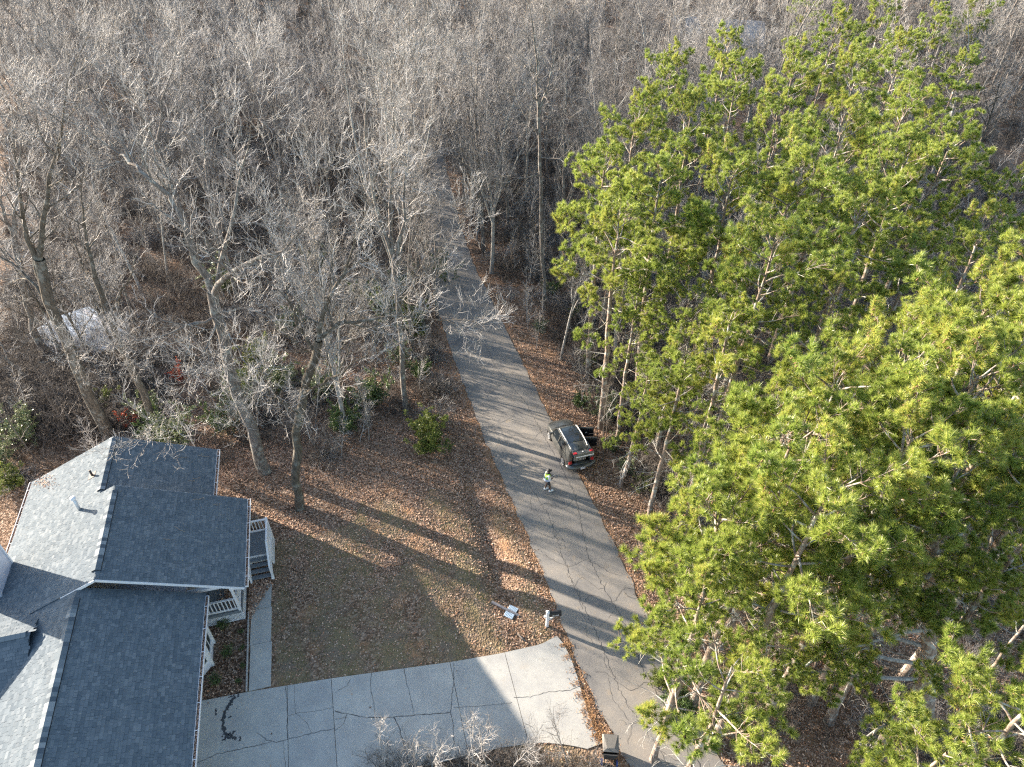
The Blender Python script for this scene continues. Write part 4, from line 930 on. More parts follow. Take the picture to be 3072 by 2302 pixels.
MB().bar(A - c_, B - c_, .11, .10).build('beam', gp, e); MB().bar(B - c_, B - c_ + (B - A).normalized() * .02, .112, .102).build('end_grain', M['weathered'], e)
c2_ = at(1533, 1837, .05); dv = (B - A).normalized(); pvn = Vector((-dv.y, dv.x, 0)).normalized()
for s, lab in ((1, 'white ribbed panel half on the far side of the fallen post'), (-1, 'white ribbed panel half with a broken edge on the near side of the fallen post')):
    q = c2_ + pvn * s * .22; pe = empty('ribbed_panel', (q.x, q.y, float(T(q.x, q.y)) + .06), math.atan2(dv.y, dv.x), label=lab, cat='panel'); wf = plain('white_corrugated_plastic_%d' % s, (.62, .72, .80), .5, .4, .05)
    MB().box((0, 0, 0), (.5, .30, .012)).build('sheet', wf, pe)
    for i in range(7): MB().box((-.22 + i * .073, 0, .014), (.018, .30, .014)).build('rib', wf, pe)
lg_ = at2(1090 * 1.0, 1375); o = tag(MB().tube([at(1553, 1902, .05), at(1566, 1915, .05), at(1577, 1924, .05)], [.03, .05, .035], 7).build('fallen_branch', M['bark'], None, True), 'short grey branch lying in the leaves below the fallen post', 'branch')
tc = at(1826, 2262, 0); tcan = empty('trash_can', (tc.x, tc.y, tc.z), R(-4), label='grey brown wheeled trash can with ribbed lid and blue wheels by the driveway end', cat='trash can')
cg = plain('grey_brown_plastic', (.16, .15, .135), .6, .35, .15); cd = plain('dark_can_body', (.05, .05, .05), .6, .3, .15)
mb = MB(); v0 = [(-.24, -.30, .12), (.24, -.30, .12), (.24, .26, .12), (-.24, .26, .12), (-.33, -.40, .98), (.33, -.40, .98), (.33, .38, .98), (-.33, .38, .98)]
mb.add(v0, [(3, 2, 1, 0), (0, 1, 5, 4), (1, 2, 6, 5), (2, 3, 7, 6), (3, 0, 4, 7)]); mb.build('bin', cd, tcan)
ld = MB(); ld.add([(-.36, .41, 1.0), (.36, .41, 1.0), (.34, -.34, 1.0), (-.34, -.34, 1.0), (-.30, .35, 1.09), (.30, .35, 1.09), (.16, -.2, 1.07), (-.16, -.2, 1.07)], [(0, 3, 2, 1), (4, 5, 6, 7)[::-1], (0, 1, 5, 4), (1, 2, 6, 5), (2, 3, 7, 6), (3, 0, 4, 7)]).build('lid', cg, tcan)
for i in range(6): MB().bar((-.33 + i * .03, .30 - i * .02, 1.035 + i * .009), (-.27 + i * .035, -.25, 1.03 + i * .005), .012, .02).build('rib', cg, tcan)
for i in range(3): MB().bar((-.25, .38 - i * .05, 1.06), (.25, .38 - i * .05, 1.06), .02, .02).build('rib', cg, tcan)
MB().bar((-.28, -.45, .95), (.28, -.45, .95), .04, .04).build('handle', cd, tcan)
for s in (-1, 1): MB().tube([(s * .30, -.42, .14), (s * .36, -.42, .14)], .14, 16).build('wheel', plain('blue_hub_%d' % s, (.03, .06, .22), .4, .5), tcan); MB().tube([(s * .362, -.42, .14), (s * .37, -.42, .14)], .06, 12).build('hub', M['white'], tcan)

# ------------------------------------------------------------------ outbuilding roof and far house glimpsed through the trees
def far_building(loc, rz, L, Wd, hgt, rise, roofm, label, cat='building', wins=3):
    e = empty('building', loc, rz, label=label, cat=cat)
    MB().box((0, 0, hgt / 2 - .5), (L, Wd, hgt + 1)).build('wall', M['siding'], e)
    for s in (-1, 1):
        MB().add([(-L / 2 - .4, s * (Wd / 2 + .4), hgt - .1), (L / 2 + .4, s * (Wd / 2 + .4), hgt - .1), (L / 2 + .4, 0, hgt + rise), (-L / 2 - .4, 0, hgt + rise), (-L / 2 - .4, s * (Wd / 2 + .4), hgt - .22), (L / 2 + .4, s * (Wd / 2 + .4), hgt - .22), (L / 2 + .4, 0, hgt + rise - .12), (-L / 2 - .4, 0, hgt + rise - .12)],
                 [(0, 1, 2, 3) if s < 0 else (3, 2, 1, 0), (4, 5, 6, 7), (0, 4, 5, 1), (0, 3, 7, 4), (1, 5, 6, 2)]).build('roof', roofm, e)
        MB().add([(s * L / 2, -Wd / 2, hgt - .05), (s * L / 2, Wd / 2, hgt - .05), (s * L / 2, 0, hgt + rise - .12)], [(0, 1, 2)]).build('gable', M['siding'], e)
    for i in range(wins):
        wd = MB().box(((i - (wins - 1) / 2) * L / (wins + .5), -Wd / 2 - .02, hgt * .55), (1.1, .06, 1.4)).build('window', M['white'], e); MB().box(((i - (wins - 1) / 2) * L / (wins + .5), -Wd / 2 - .06, hgt * .55), (.9, .03, 1.2)).build('pane', M['glass'], wd)
    return e
pr = plain('pale_blue_metal_roof', (.38, .45, .54), .5, .35, .25, 2)
b1 = at(235, 1000, 1.2); far_building((b1.x, b1.y, float(T(b1.x, b1.y))), R(-38), 6.5, 4.4, .9, .25, pr, 'low outbuilding with a pale blue roof among the trees on the left', 'shed', 1)
b2 = at(2150, 95, 3.5); far_building((b2.x, b2.y, float(T(b2.x, b2.y))), R(-14), 15, 9, 3.0, 2.6, plain('far_grey_roof', (.30, .31, .33), .9, .2, .2, 4), 'far house with a grey roof and white gable seen through bare trees at the top', 'house')
b3 = at(2195, 60, 6.0); 
b4 = at(1280, 85, 0)
tag(MB().bar(b4 + Vector((-14, 3, .7)), b4 + Vector((12, -2, .7)), .1, .35).build('guard_rail', plain('tan_timber', (.33, .27, .2), .8), None), 'long low timber rail across the far end of the road clearing', 'guard rail')

# ------------------------------------------------------------------ shrubs with leaves
def leafy(name, r, Hs, rad, nst, nleaf, leafm, size=.045, stemm='twig_dark', droop=0.):
    a = r.uniform(0, 6.28, nst); d = np.stack([np.cos(a) * r.uniform(.1, .7, nst), np.sin(a) * r.uniform(.1, .7, nst), np.ones(nst)], 1)
    P = grow(np.stack([np.cos(a) * .12, np.sin(a) * .12, a * 0], 1), d, r.uniform(.6, 1, nst) * Hs, 6, .14, .02, r); Rr = taper(np.full(nst, .016), np.full(nst, .006), 6)
    st_, d_, rr, L = child(P, Rr, 7, .15, 1., .9, r, (rad * .35, rad * .7)); P2 = grow(st_, d_, L, 4, .25, .05, r); R2 = taper(np.full(len(rr), .006), np.full(len(rr), .003), 4)
    Q = P2[:, 1:].reshape(-1, 3); base_ = Q[r.integers(0, len(Q), nleaf)] + r.normal(0, .06, (nleaf, 3)); base_ = base_[base_[:, 2] > .05]; n = len(base_)
    t1 = unit(r.normal(0, 1, (n, 3))) * size; t2 = unit(np.cross(t1, r.normal(0, 1, (n, 3)))) * size * .55
    Vt = np.stack([base_ - t1, base_ - t2, base_ + t1, base_ + t2], 1).reshape(-1, 3)
    return np_mesh(name + '_stems', *join([tubes(P, Rr, 4), tubes(P2, R2, 3)]), M[stemm]), np_mesh(name + '_leaves', Vt, np.arange(n * 4).reshape(-1, 4), M[leafm])
rs_ = np.random.default_rng(21)
LF = {k_: leafy(k_, rs_, *a) for k_, a in dict(
    yellow=(2.8, 1.3, 16, 6500, 'leaf_yellow', .055), privet=(2.6, 1.6, 14, 5200, 'leaf_green', .06), silver=(3.4, 1.9, 16, 5200, 'leaf_grey', .065),
    red=(1.7, .7, 6, 420, 'leaf_red', .07), small=(.6, .45, 10, 900, 'leaf_green', .03), holly=(4.2, 1.7, 12, 4200, 'leaf_green', .05)).items()}
def shrub(kind, p2, s, label, group=None, name='evergreen_shrub', cat='shrub', hgt=0):
    p = at2(*p2); e = empty(name, (p.x, p.y, p.z - .03), random.uniform(0, 6.28), label=label, cat=cat, group=group); e.scale = (s,) * 3
    link('stems', LF[kind][0], e); link('leaves', LF[kind][1], e); return e
shrub('yellow', (930, 975), 1.0, 'rounded yellow green shrub at the edge of the wood beside the left road verge')
shrub('yellow', (925, 940), .9, 'taller pale green shrub just behind the rounded shrub near the left verge')
shrub('privet', (742, 935), .95, 'dark green bushy shrub at the wood edge below the twin trunk')
shrub('holly', (965, 610), .9, 'dark green ivy clump overhanging the left edge of the road')
shrub('red', (288, 925), 1.1, 'small sapling with bright red leaves behind the far end of the house', None, 'red_leaf_sapling', 'sapling')
shrub('red', (395, 825), 1.0, 'rusty red leaved sapling deeper in the wood left of the big forked tree', None, 'red_leaf_sapling', 'sapling')
for i, p2 in enumerate([(840, 700), (790, 660), (870, 640), (900, 720), (860, 790), (905, 820), (610, 850), (560, 800), (690, 600), (640, 720), (520, 900), (545, 850), (700, 860), (810, 880), (480, 640), (240, 880), (330, 920), (345, 950), (60, 960), (30, 1060), (400, 960), (490, 930), (20, 1010)]):
    shrub(('silver', 'privet', 'silver', 'yellow')[i % 4], p2, random.uniform(.6, 1.1), 'loose evergreen shrub in the undergrowth of the left wood', 'evergreen shrubs in the left wood')
for i, p2 in enumerate([(1330, 970), (1355, 1020), (1385, 1060), (1250, 880), (1300, 910), (1420, 1480), (1540, 1300), (1500, 1240), (1590, 1230), (1470, 1540), (1560, 1560), (1700, 1440), (1660, 1480), (1820, 1420), (1240, 690), (1190, 640), (1170, 720), (1275, 800)]):
    shrub(('privet', 'silver', 'yellow')[i % 3], p2, random.uniform(.4, .75), 'low green shrub in the brush under the pines', 'green shrubs under the pines')
for i, (p3, lab) in enumerate([((670, 1885), 'dark green shrub in the mulch bed nearest the porch'), ((688, 1965), 'round dark shrub in the mulch bed beside the bay window'), ((655, 2045), 'dark shrub in the mulch bed nearest the driveway'), ((725, 1895), 'tiny green plant by the walkway edging below the porch'), ((726, 1945), 'small green plant beside the middle of the edging strip'), ((727, 2000), 'faint small plant by the edging between the larger bed shrubs'), ((715, 2048), 'small plant at the driveway end of the edging strip')]):
    p = at(*p3); e = empty('bed_shrub', (p.x, p.y, 0), i, label=lab, cat='shrub'); s = .85 if i < 3 else .4; e.scale = (s, s, s); link('stems', LF['small'][0], e); link('leaves', LF['small'][1], e)

# ------------------------------------------------------------------ bare trees
bt = [bare_meshes('bare%d' % i, np.random.default_rng(40 + i), *a, **k_) for i, (a, k_) in enumerate([
    ((21, .05, 6, .62), {}), ((19, .06, 6, .5), dict(mats=('bark_pale', 'twig'))), ((22, .04, 7, .60), dict(up=.10)), ((17, .08, 5, .65), dict(mats=('bark_dark', 'twig'))),
    ((15, .10, 4, .5), dict(tr=.12, per=(8, 6, 7))), ((20, .05, 6, .4), dict(up=.12, split=(.25, .6))), ((18, .05, 4, .5), dict(mats=('bark_pale', 'twig'), split=(.5, .8), tr=.15))])]
def sap_meshes(i, Hs):
    r = np.random.default_rng(80 + i); P = grow(np.zeros((1, 3)), np.array([[r.normal(0, .1), r.normal(0, .1), 1]]), np.array([Hs]), 8, .07, .03, r); R_ = taper(np.array([.045]), np.array([.008]), 8)
    a = child(P, R_, 16, .2, 1., .8, r, (1.0, 2.0)); P2 = grow(a[0], a[1], a[3], 5, .2, .08, r); R2 = taper(np.minimum(a[2] * .6, .014), np.full(16, .006), 5)
    a = child(P2, R2, 9, .1, 1., .8, r, (.4, .9)); P3 = grow(a[0], a[1], a[3], 4, .25, .08, r); R3 = taper(np.full(len(a[2]), .0075), np.full(len(a[2]), .004), 4)
    return join([tubes(P, R_, 5), tubes(P2, R2, 4), tubes(P3, R3, 3)])
def brush_mesh(i, Hs, nst=26, spread=.9):
    r = np.random.default_rng(90 + i); a = r.uniform(0, 6.28, nst); rad = r.uniform(0, .9, nst)
    st0 = np.stack([np.cos(a) * rad, np.sin(a) * rad, 0 * a - .05], 1); d = np.stack([np.cos(a + r.normal(0, 1, nst)) * spread * r.random(nst), np.sin(a + r.normal(0, 1, nst)) * spread * r.random(nst), np.ones(nst)], 1)
    P = grow(st0, d, r.uniform(.5, 1, nst) * Hs, 7, .16, -.07, r); R_ = taper(r.uniform(.008, .02, nst), np.full(nst, .005), 7)
    a = child(P, R_, 6, .15, 1., .8, r, (.35, .9)); P2 = grow(a[0], a[1], a[3], 4, .28, 0, r); R2 = taper(np.full(len(a[2]), .007), np.full(len(a[2]), .004), 4)
    a = child(P2, R2, 3, .15, 1., .8, r, (.15, .4)); P3 = grow(a[0], a[1], a[3], 3, .3, 0, r); R3 = taper(np.full(len(a[2]), .005), np.full(len(a[2]), .003), 3)
    return join([tubes(P, R_, 4), tubes(P2, R2, 3), tubes(P3, R3, 3)])
def proto(name, arr, m): return bpy.data.objects.new(name, np_mesh(name, *arr, m))
brush = [proto('brush_form', brush_mesh(i, h_, n_), M[m_]) for i, (h_, n_, m_) in enumerate([(2.2, 26, 'twig_dark'), (1.7, 30, 'twig'), (2.8, 20, 'twig_dark'), (1.4, 34, 'twig_dark')])]
saps = [proto('sapling_form', sap_meshes(i, h_), M[m_]) for i, (h_, m_) in enumerate([(6, 'twig'), (8, 'twig_dark'), (4.5, 'twig'), (7, 'twig')])]
def instancer(name, pts, scl, tilt, protos, label, cat):
    n = len(pts); me = bpy.data.meshes.new(name); me.vertices.add(n); me.vertices.foreach_set('co', np.asarray(pts, np.float32).ravel())
    ro = me.attributes.new('turn', 'FLOAT_VECTOR', 'POINT'); ro.data.foreach_set('vector', np.stack([rng.normal(0, tilt, n), rng.normal(0, tilt, n), rng.uniform(0, 6.28, n)], 1).astype(np.float32).ravel())
    sc_ = me.attributes.new('size', 'FLOAT', 'POINT'); sc_.data.foreach_set('value', np.asarray(scl, np.float32))
    ix = me.attributes.new('pick', 'INT', 'POINT'); ix.data.foreach_set('value', rng.integers(0, len(protos), n).astype(np.int32))
    g = bpy.data.node_groups.new(name, 'GeometryNodeTree'); g.interface.new_socket('Geometry', in_out='INPUT', socket_type='NodeSocketGeometry'); g.interface.new_socket('Geometry', in_out='OUTPUT', socket_type='NodeSocketGeometry')
    gi = g.nodes.new('NodeGroupInput'); go = g.nodes.new('NodeGroupOutput'); iop = g.nodes.new('GeometryNodeInstanceOnPoints'); gj = g.nodes.new('GeometryNodeJoinGeometry')
    for p in protos[::-1]:
        oi = g.nodes.new('GeometryNodeObjectInfo'); oi.inputs['Object'].default_value = p; oi.inputs['As Instance'].default_value = True; g.links.new(oi.outputs['Geometry'], gj.inputs[0])
    def at_(nm, ty):
        a = g.nodes.new('GeometryNodeInputNamedAttribute'); a.data_type = ty; a.inputs['Name'].default_value = nm; return a.outputs['Attribute']
    g.links.new(gi.outputs[0], iop.inputs['Points']); g.links.new(gj.outputs[0], iop.inputs['Instance']); iop.inputs['Pick Instance'].default_value = True
    g.links.new(at_('pick', 'INT'), iop.inputs['Instance Index']); e2r = g.nodes.new('FunctionNodeEulerToRotation'); g.links.new(at_('turn', 'FLOAT_VECTOR'), e2r.inputs[0]); g.links.new(e2r.outputs[0], iop.inputs['Rotation'])
    g.links.new(at_('size', 'FLOAT'), iop.inputs['Scale']); g.links.new(iop.outputs[0], go.inputs[0])
    o = link(name, me); m_ = o.modifiers.new('scatter', 'NODES'); m_.node_group = g; return tag(o, label, cat, None, 'stuff')

def wood_ok(x, y, edge_=1.5):
    """may something of the wood stand here"""
    u_, v_ = uvof(x, y); rd = float(road_dist(x, y)) if y < YEND else 9
    if rd < edge_: return False
    if -23 < v_ < 8 and u_ < 33.5 + .12 * v_: return False            # house and lawn
    if x < 4 and y < 26: return False
    if v_ <= -18 and u_ < 34: return False
    return True
def hero(name, base, path, rad, leaders, label, seed, mats=('bark', 'twig'), per=(9, 7, 6), name_='bare_tree', dead=()):
    """a tree traced in the photograph: trunk and main limbs on the upright plane through its base"""
    r = np.random.default_rng(seed); b = at2(*base); org = np.array(b)
    def tr(pts): return [np.array(on_plane_y(p[0] * 1.38879, p[1] * 1.38879, b.y + (p[2] if len(p) > 2 else 0))) - org for p in pts]
    def resample(pts, K):
        pts = np.array(pts); d = np.r_[0, np.cumsum(np.linalg.norm(np.diff(pts, axis=0), axis=1))]; s = np.linspace(0, d[-1], K + 1)
        Q = np.stack([np.interp(s, d, pts[:, i]) for i in range(3)], 1); Q[1:-1] += r.normal(0, .06, (K - 1, 3)); return Q
    P0 = resample([np.array([0, 0, -.3])] + tr(path), 10)[None]; R0 = taper(np.array([rad[0]]), np.array([rad[1]]), 10); R0[:, 0] *= 1.3
    LP = np.stack([resample(tr(l[0]), 8) for l in leaders]); LR = np.stack([np.linspace(l[1], .02, 9) for l in leaders])
    ext = grow(LP[:, -1], LP[:, -1] - LP[:, -3], np.full(len(LP), 3.0), 8, .12, .05, r); LPs = np.concatenate([LP, ext]); LRs = np.concatenate([LR, taper(np.full(len(LP), .02), np.full(len(LP), .01), 8)])
    l2, l3, l4 = crown_from(LPs, LRs, r, *per, t0=.12)
    e = empty(name_, b, 0, label=label, cat='tree')
    link('trunk', np_mesh(name + '_trunk', *join([tubes(P0, R0, 12), tubes(LPs, LRs, 8)]), M[mats[0]], True), e)
    link('limbs', np_mesh(name + '_limbs', *tubes(*l2, 5), M[mats[0]], True), e); link('twigs', np_mesh(name + '_twigs', *join([tubes(*l3, 3), tubes(*l4, 3)]), M[mats[1]]), e)
    return b
HB = []
HB.append(hero('forked', (573, 1018), [(545, 940), (515, 850), (490, 760), (468, 672), (458, 630)], (.36, .27), [
    ([(460, 640), (425, 560), (395, 480), (362, 420, 1), (345, 360, 1), (330, 300, 2)], .22), ([(460, 640), (475, 605, -1), (520, 572, -2), (560, 560, -3), (600, 553, -3), (640, 510, -4), (670, 480, -4)], .17),
    ([(470, 610), (490, 520), (510, 440), (520, 370, 1), (540, 290)], .13), ([(362, 420), (310, 370), (255, 330, 2), (200, 290, 2)], .11), ([(468, 690), (440, 790, -2), (405, 830, -3), (380, 860, -4)], .07), ([(480, 690), (520, 770, -2), (545, 800, -3), (550, 850, -3)], .06),
    ([(470, 680), (400, 710, -1), (330, 730, -2), (270, 745, -2)], .08), ([(470, 680), (530, 665, -1), (600, 690, -2)], .06)], 'big grey forked tree leaning left, the one with a pale crooked limb, behind the lawn', 101))
HB.append(hero('twin', (645, 1098), [(638, 1020), (637, 950), (650, 870), (670, 790), (688, 735)], (.26, .20), [
    ([(688, 735), (720, 705), (770, 695), (830, 688), (880, 684), (930, 690)], .12), ([(688, 735), (700, 670), (750, 580), (770, 500)], .13), ([(655, 850), (700, 830, -1), (740, 800, -2), (790, 770, -2)], .10), ([(680, 760), (640, 690), (610, 600)], .09), ([(650, 900), (600, 860, -1), (560, 800, -2)], .06)],
    'dark crooked tree at the lawn edge with a long limb reaching right towards the road', 102, ('bark_dark', 'twig'), per=(9, 7, 6)))
HB.append(hero('leftlean', (238, 945), [(200, 870), (165, 790), (125, 700), (95, 620), (85, 560)], (.38, .28), [
    ([(95, 620), (60, 520), (40, 420), (30, 320)], .2), ([(85, 560), (95, 470), (110, 380), (130, 270), (145, 180)], .17), ([(110, 660), (60, 600, 1), (10, 560, 2), (-40, 520, 2)], .12), ([(150, 760), (190, 745, -1), (230, 760, -2)], .05)],
    'thick dark trunk rising from behind the far corner of the roof and leaning left', 103, ('bark_dark', 'twig')))
HB.append(hero('behindroof', (345, 935), [(320, 880), (295, 820), (265, 760), (235, 690), (205, 600)], (.25, .15), [([(205, 600), (180, 500), (175, 400)], .13), ([(235, 690), (270, 620, -1), (300, 540, -1)], .09)], 'slim dark tree behind the roof ridge, second from the thick left trunk', 104, ('bark_dark', 'twig'), per=(5, 5, 5)))
HB.append(hero('verge', (877, 893), [(868, 800), (866, 720), (864, 650), (850, 560)], (.20, .13), [([(850, 560), (820, 470), (800, 400), (790, 300), (795, 180)], .14), ([(855, 590), (870, 480), (875, 380), (890, 260)], .12), ([(850, 560), (840, 450), (850, 330), (845, 220)], .12), ([(866, 660), (910, 600, -1), (960, 540, -1)], .06)],
    'straight pale trunk standing near the left road verge', 105, ('bark', 'twig'), per=(9, 7, 6)))
HB.append(hero('forkpale', (862, 700), [(858, 640), (850, 590), (845, 560)], (.22, .19), [([(845, 560), (815, 480), (785, 380), (765, 290), (745, 180), (740, 90)], .13), ([(845, 560), (845, 450), (842, 350), (830, 230), (815, 120)], .13), ([(845, 560), (880, 460), (900, 380), (925, 290), (935, 200)], .12)],
    'pale vase shaped tree with three upright limbs left of the road', 106, ('bark_pale', 'twig'), per=(10, 7, 6)))
HB.append(hero('roadright', (1176, 668), [(1172, 560), (1168, 450), (1166, 350), (1163, 260)], (.16, .11), [([(1163, 260), (1160, 180), (1155, 90), (1140, 0)], .12), ([(1165, 300), (1120, 220), (1090, 130)], .06), ([(1165, 250), (1190, 160), (1200, 60)], .08), ([(1168, 380), (1120, 385, -1), (1070, 400, -1)], .05), ([(1168, 340), (1230, 350, -1), (1280, 340)], .05)],
    'straight pale trunk just right of the road before the pines', 107, ('bark', 'twig'), per=(9, 7, 7)))
HB.append(hero('farleft', (100, 780), [(70, 700), (45, 600), (30, 520)], (.28, .2), [([(30, 520), (35, 400), (50, 280)], .16), ([(30, 520), (0, 430), (-20, 330)], .15)], 'grey trunk near the left edge of the photo beside the pale roofed shed', 108, per=(9, 7, 7)))
HB.append(hero('mid', (440, 600), [(400, 480), (370, 400), (340, 320)], (.24, .17), [([(340, 320), (290, 230), (250, 150)], .12), ([(340, 320), (350, 220), (380, 120)], .13), ([(345, 340), (440, 240), (520, 150)], .1)], 'grey tree with wide V shaped crown behind the forked tree', 109, per=(9, 7, 6)))
for i, (a, b_, tp_) in enumerate([((165, 950), (120, 850), 6), ((182, 948), (150, 860), 7), ((85, 1000), (45, 900), 4)]):
    p = at2(*a); e = empty('sapling', p, random.uniform(0, 6), label=['thin dark sapling, the left of a close pair behind the west eave', 'thin dark sapling, the right of a close pair behind the west eave', 'bent dark sapling left of the west eave'][i], cat='sapling'); e.rotation_euler = (R(3), R(-12), 0)
    link('stem', saps[1].data, e)
def leaders_near(x, y, d): return any((x - b.x) ** 2 + (y - b.y) ** 2 < d * d for b in HB)
# generic bare trees, every one a thing
def in_view(x, y, margin=6):
    return abs(x) < .73 * (y * math.cos(PITCH) + 33 * math.sin(PITCH)) + margin
BT_N = 0; cand = []
rj = np.random.default_rng(303)
y = 33.0
while y < 215:
    sp_ = 5.0 + .030 * (y - 33); xw = .73 * (y * .76 + 22) + 8; x = -xw + rj.uniform(0, sp_)
    while x < xw:
        xx, yy = x + rj.uniform(-.4, .4) * sp_, y + rj.uniform(-.4, .4) * sp_
        cand.append((xx, yy)); x += sp_
    y += sp_ * .9
def pine_zone(x, y):
    return x > np.interp(y, [8, 20, 30, 40, 50, 62, 75, 90], [12, 11, 10.5, 9.5, 10, 14, 22, 34]) and y < 95
clear2 = at2(935, 95)
indiv, far_pts = [], []
for x, y in cand:
    if not wood_ok(x, y, 1.8): continue
    if (x + 17) ** 2 / 90 + (y - 39) ** 2 / 16 < 1 and rj.random() < .6: continue
    if leaders_near(x, y, 3.0): continue
    if abs(x - b1.x) < 2.8 and abs(y - b1.y) < 2.4: continue
    if abs(x - b2.x) < 9 and abs(y - b2.y) < 6.5: continue
    if pine_zone(x, y) and rj.random() < .82: continue
    if y < 85 and x < -.70 * (y * .76 + 21.5): continue
    if 32 < y < 62 and x < -15 and rj.random() < .5: continue          # open wood west of the house lets the sun in
    if abs(x - clear2.x - (y - clear2.y) * .1) < 6 and y > 95 and y < clear2.y + 10: continue
    (indiv if len(indiv) < 290 else far_pts).append((x, y))
for i, (x, y) in enumerate(indiv):
    rd = road_dist(x, y) if y < YEND else 20
    k_ = int(rj.integers(0, len(bt))); s = rj.uniform(.70, 1.0)
    if y > 75: s *= 1.18
    if x < -15 and y < 62 and rj.random() < .8: k_ = 4; s = rj.uniform(.6, .85)
    if rd < 6: s *= .85
    side = 'left' if x < x_at(EL, min(y, YEND)) else 'right'
    if y > 90: lab, grp = 'bare grey tree in the far wood towards the top of the photo', 'bare trees in the far wood'
    elif side == 'left': lab, grp = 'bare grey tree in the dense wood left of the road', 'bare trees left of the road'
    elif pine_zone(x, y): lab, grp = 'bare grey tree standing among the green pines', 'bare trees among the pines'
    else: lab, grp = 'bare grey tree right of the road short of the pines', 'bare trees right of the road'
    place_tree('bare_tree', bt[k_], (x, y, float(T(x, y)) - .1), rj.uniform(0, 6.28), s, lab, 'tree', grp, (rj.normal(0, .04), rj.normal(0, .04)))
far_protos = []
for i in (0, 1, 2, 5):
    a = bt[i]; o1 = []
    for me_ in (a[0], a[2]): o1.append(bpy.data.objects.new('far_form', me_))
    far_protos.append(o1)
fp = np.array([(x, y, float(T(x, y))) for x, y in far_pts])
if len(fp):
    st0 = rng.bit_generator.state
    # trunks and twigs of the far wood share one object: two joined protos per tree form
    def merged(a):
        Vs, Fs, off = [], [], 0; mi = []
        for q, me_ in enumerate((a[0], a[1], a[2])):
            n = len(me_.vertices); v_ = np.empty(n * 3, np.float32); me_.vertices.foreach_get('co', v_); m = len(me_.loops); l_ = np.empty(m, np.int32); me_.loops.foreach_get('vertex_index', l_)
            Vs.append(v_.reshape(-1, 3)); Fs.append(l_.reshape(-1, 4) + off); off += n; mi += [1 if q == 2 else 0] * (m // 4)
        return np_mesh('far_tree_form', np.concatenate(Vs), np.concatenate(Fs), [a[0].materials[0], a[2].materials[0]], False, mi)
    mo = [bpy.data.objects.new('far_tree_form', merged(bt[i])) for i in (1, 2, 5)]
    instancer('far_woodland', fp, rng.uniform(.7, 1.0, len(fp)), .05, mo, 'mass of bare grey trees of the farthest wood along the top of the photo', 'woodland')
print('bare trees', len(indiv), 'far', len(fp))
for i, (p2_, k_, s) in enumerate([((207, 790), 3, .7), ((262, 785), 3, .75), ((150, 800), 3, .65), ((300, 735), 4, .9)]):
    p = at2(*p2_); place_tree('bare_tree', bt[k_], p, i * 2.1, s, 'dark bare trunk standing in front of the pale roofed shed', 'tree', 'dark trunks around the pale shed', (.05, -.05))
for i, (p2_, k_, s) in enumerate([((945, 690), 5, .85), ((938, 620), 6, 1.0), ((915, 555), 2, 1.1), ((1045, 545), 2, 1.0), ((1022, 455), 1, 1.1), ((992, 350), 5, 1.15), ((908, 420), 5, 1.1), ((897, 290), 0, 1.15), ((940, 260), 1, 1.15), ((925, 650), 5, 1.0), ((930, 585), 1, 1.0), ((922, 520), 0, 1.1), ((905, 465), 2, 1.15), ((1062, 590), 1, .95), ((1035, 500), 5, 1.05), ((1008, 400), 0, 1.1), ((980, 300), 2, 1.1), ((900, 330), 1, 1.1), ((905, 600), 5, .75), ((893, 520), 1, .8), ((882, 450), 2, .8), ((880, 390), 0, .8), ((1002, 430), 5, .7), ((985, 350), 1, .75), ((950, 250), 0, .8), ((915, 240), 2, .8), ((960, 190), 5, .8), ((1030, 520), 6, .7)]):
    p = at2(*p2_); place_tree('bare_tree', bt[k_], p, i * 1.3, s, 'bare tree leaning its twigs over the far stretch of the road', 'tree', 'bare trees veiling the far road', (0, 0))
# saplings and brush
def region_pts(n, x0, x1, y0, y1, fn):
    o = []
    for _ in range(n):
        x, y = rng.uniform(x0, x1), rng.uniform(y0, y1)
        if in_view(x, y, 6 if x > 0 else 0) and fn(x, y): o.append((x, y, float(T(x, y))))
    return np.array(o)
sp1 = region_pts(3200, -110, 100, 30, 150, lambda x, y: wood_ok(x, y, 1.0) and not (y < 60 and x < -20 and rng.random() < .45))
instancer('saplings', sp1, rng.uniform(.5, 1.1, len(sp1)), .15, saps, 'thin bare saplings crowding the understorey of the woods', 'saplings')
def brush_fn(x, y):
    if not wood_ok(x, y, (3.4 if y > 27 else 2.2) if x > 0 and x > x_at(ER, min(y, YEND)) else 1.2): return False
    u_, v_ = uvof(x, y)
    if x > 8 and y < 24 and rng.random() < .6: return False
    if x < 4 and u_ < 36.5 + .05 * v_ and rng.random() < .85: return False
    if x < -20 and y < 38 and rng.random() < .3: return False
    return True
extra = np.array([(q.x, q.y, q.z) for q in (at2(rng.uniform(-60, 330), rng.uniform(740, 935)) for _ in range(420)) if not (-20.5 < uvof(q.x, q.y)[1] < 8 and uvof(q.x, q.y)[0] < 34)])
br1 = np.concatenate([extra, region_pts(9000, -75, 60, 8, 95, brush_fn), region_pts(9000, -140, 140, 90, 230, lambda x, y: True)])
instancer('underbrush', br1, rng.uniform(.5, 1.15, len(br1)), .25, brush, 'tangled leafless brush and vines covering the wood floor', 'brush')
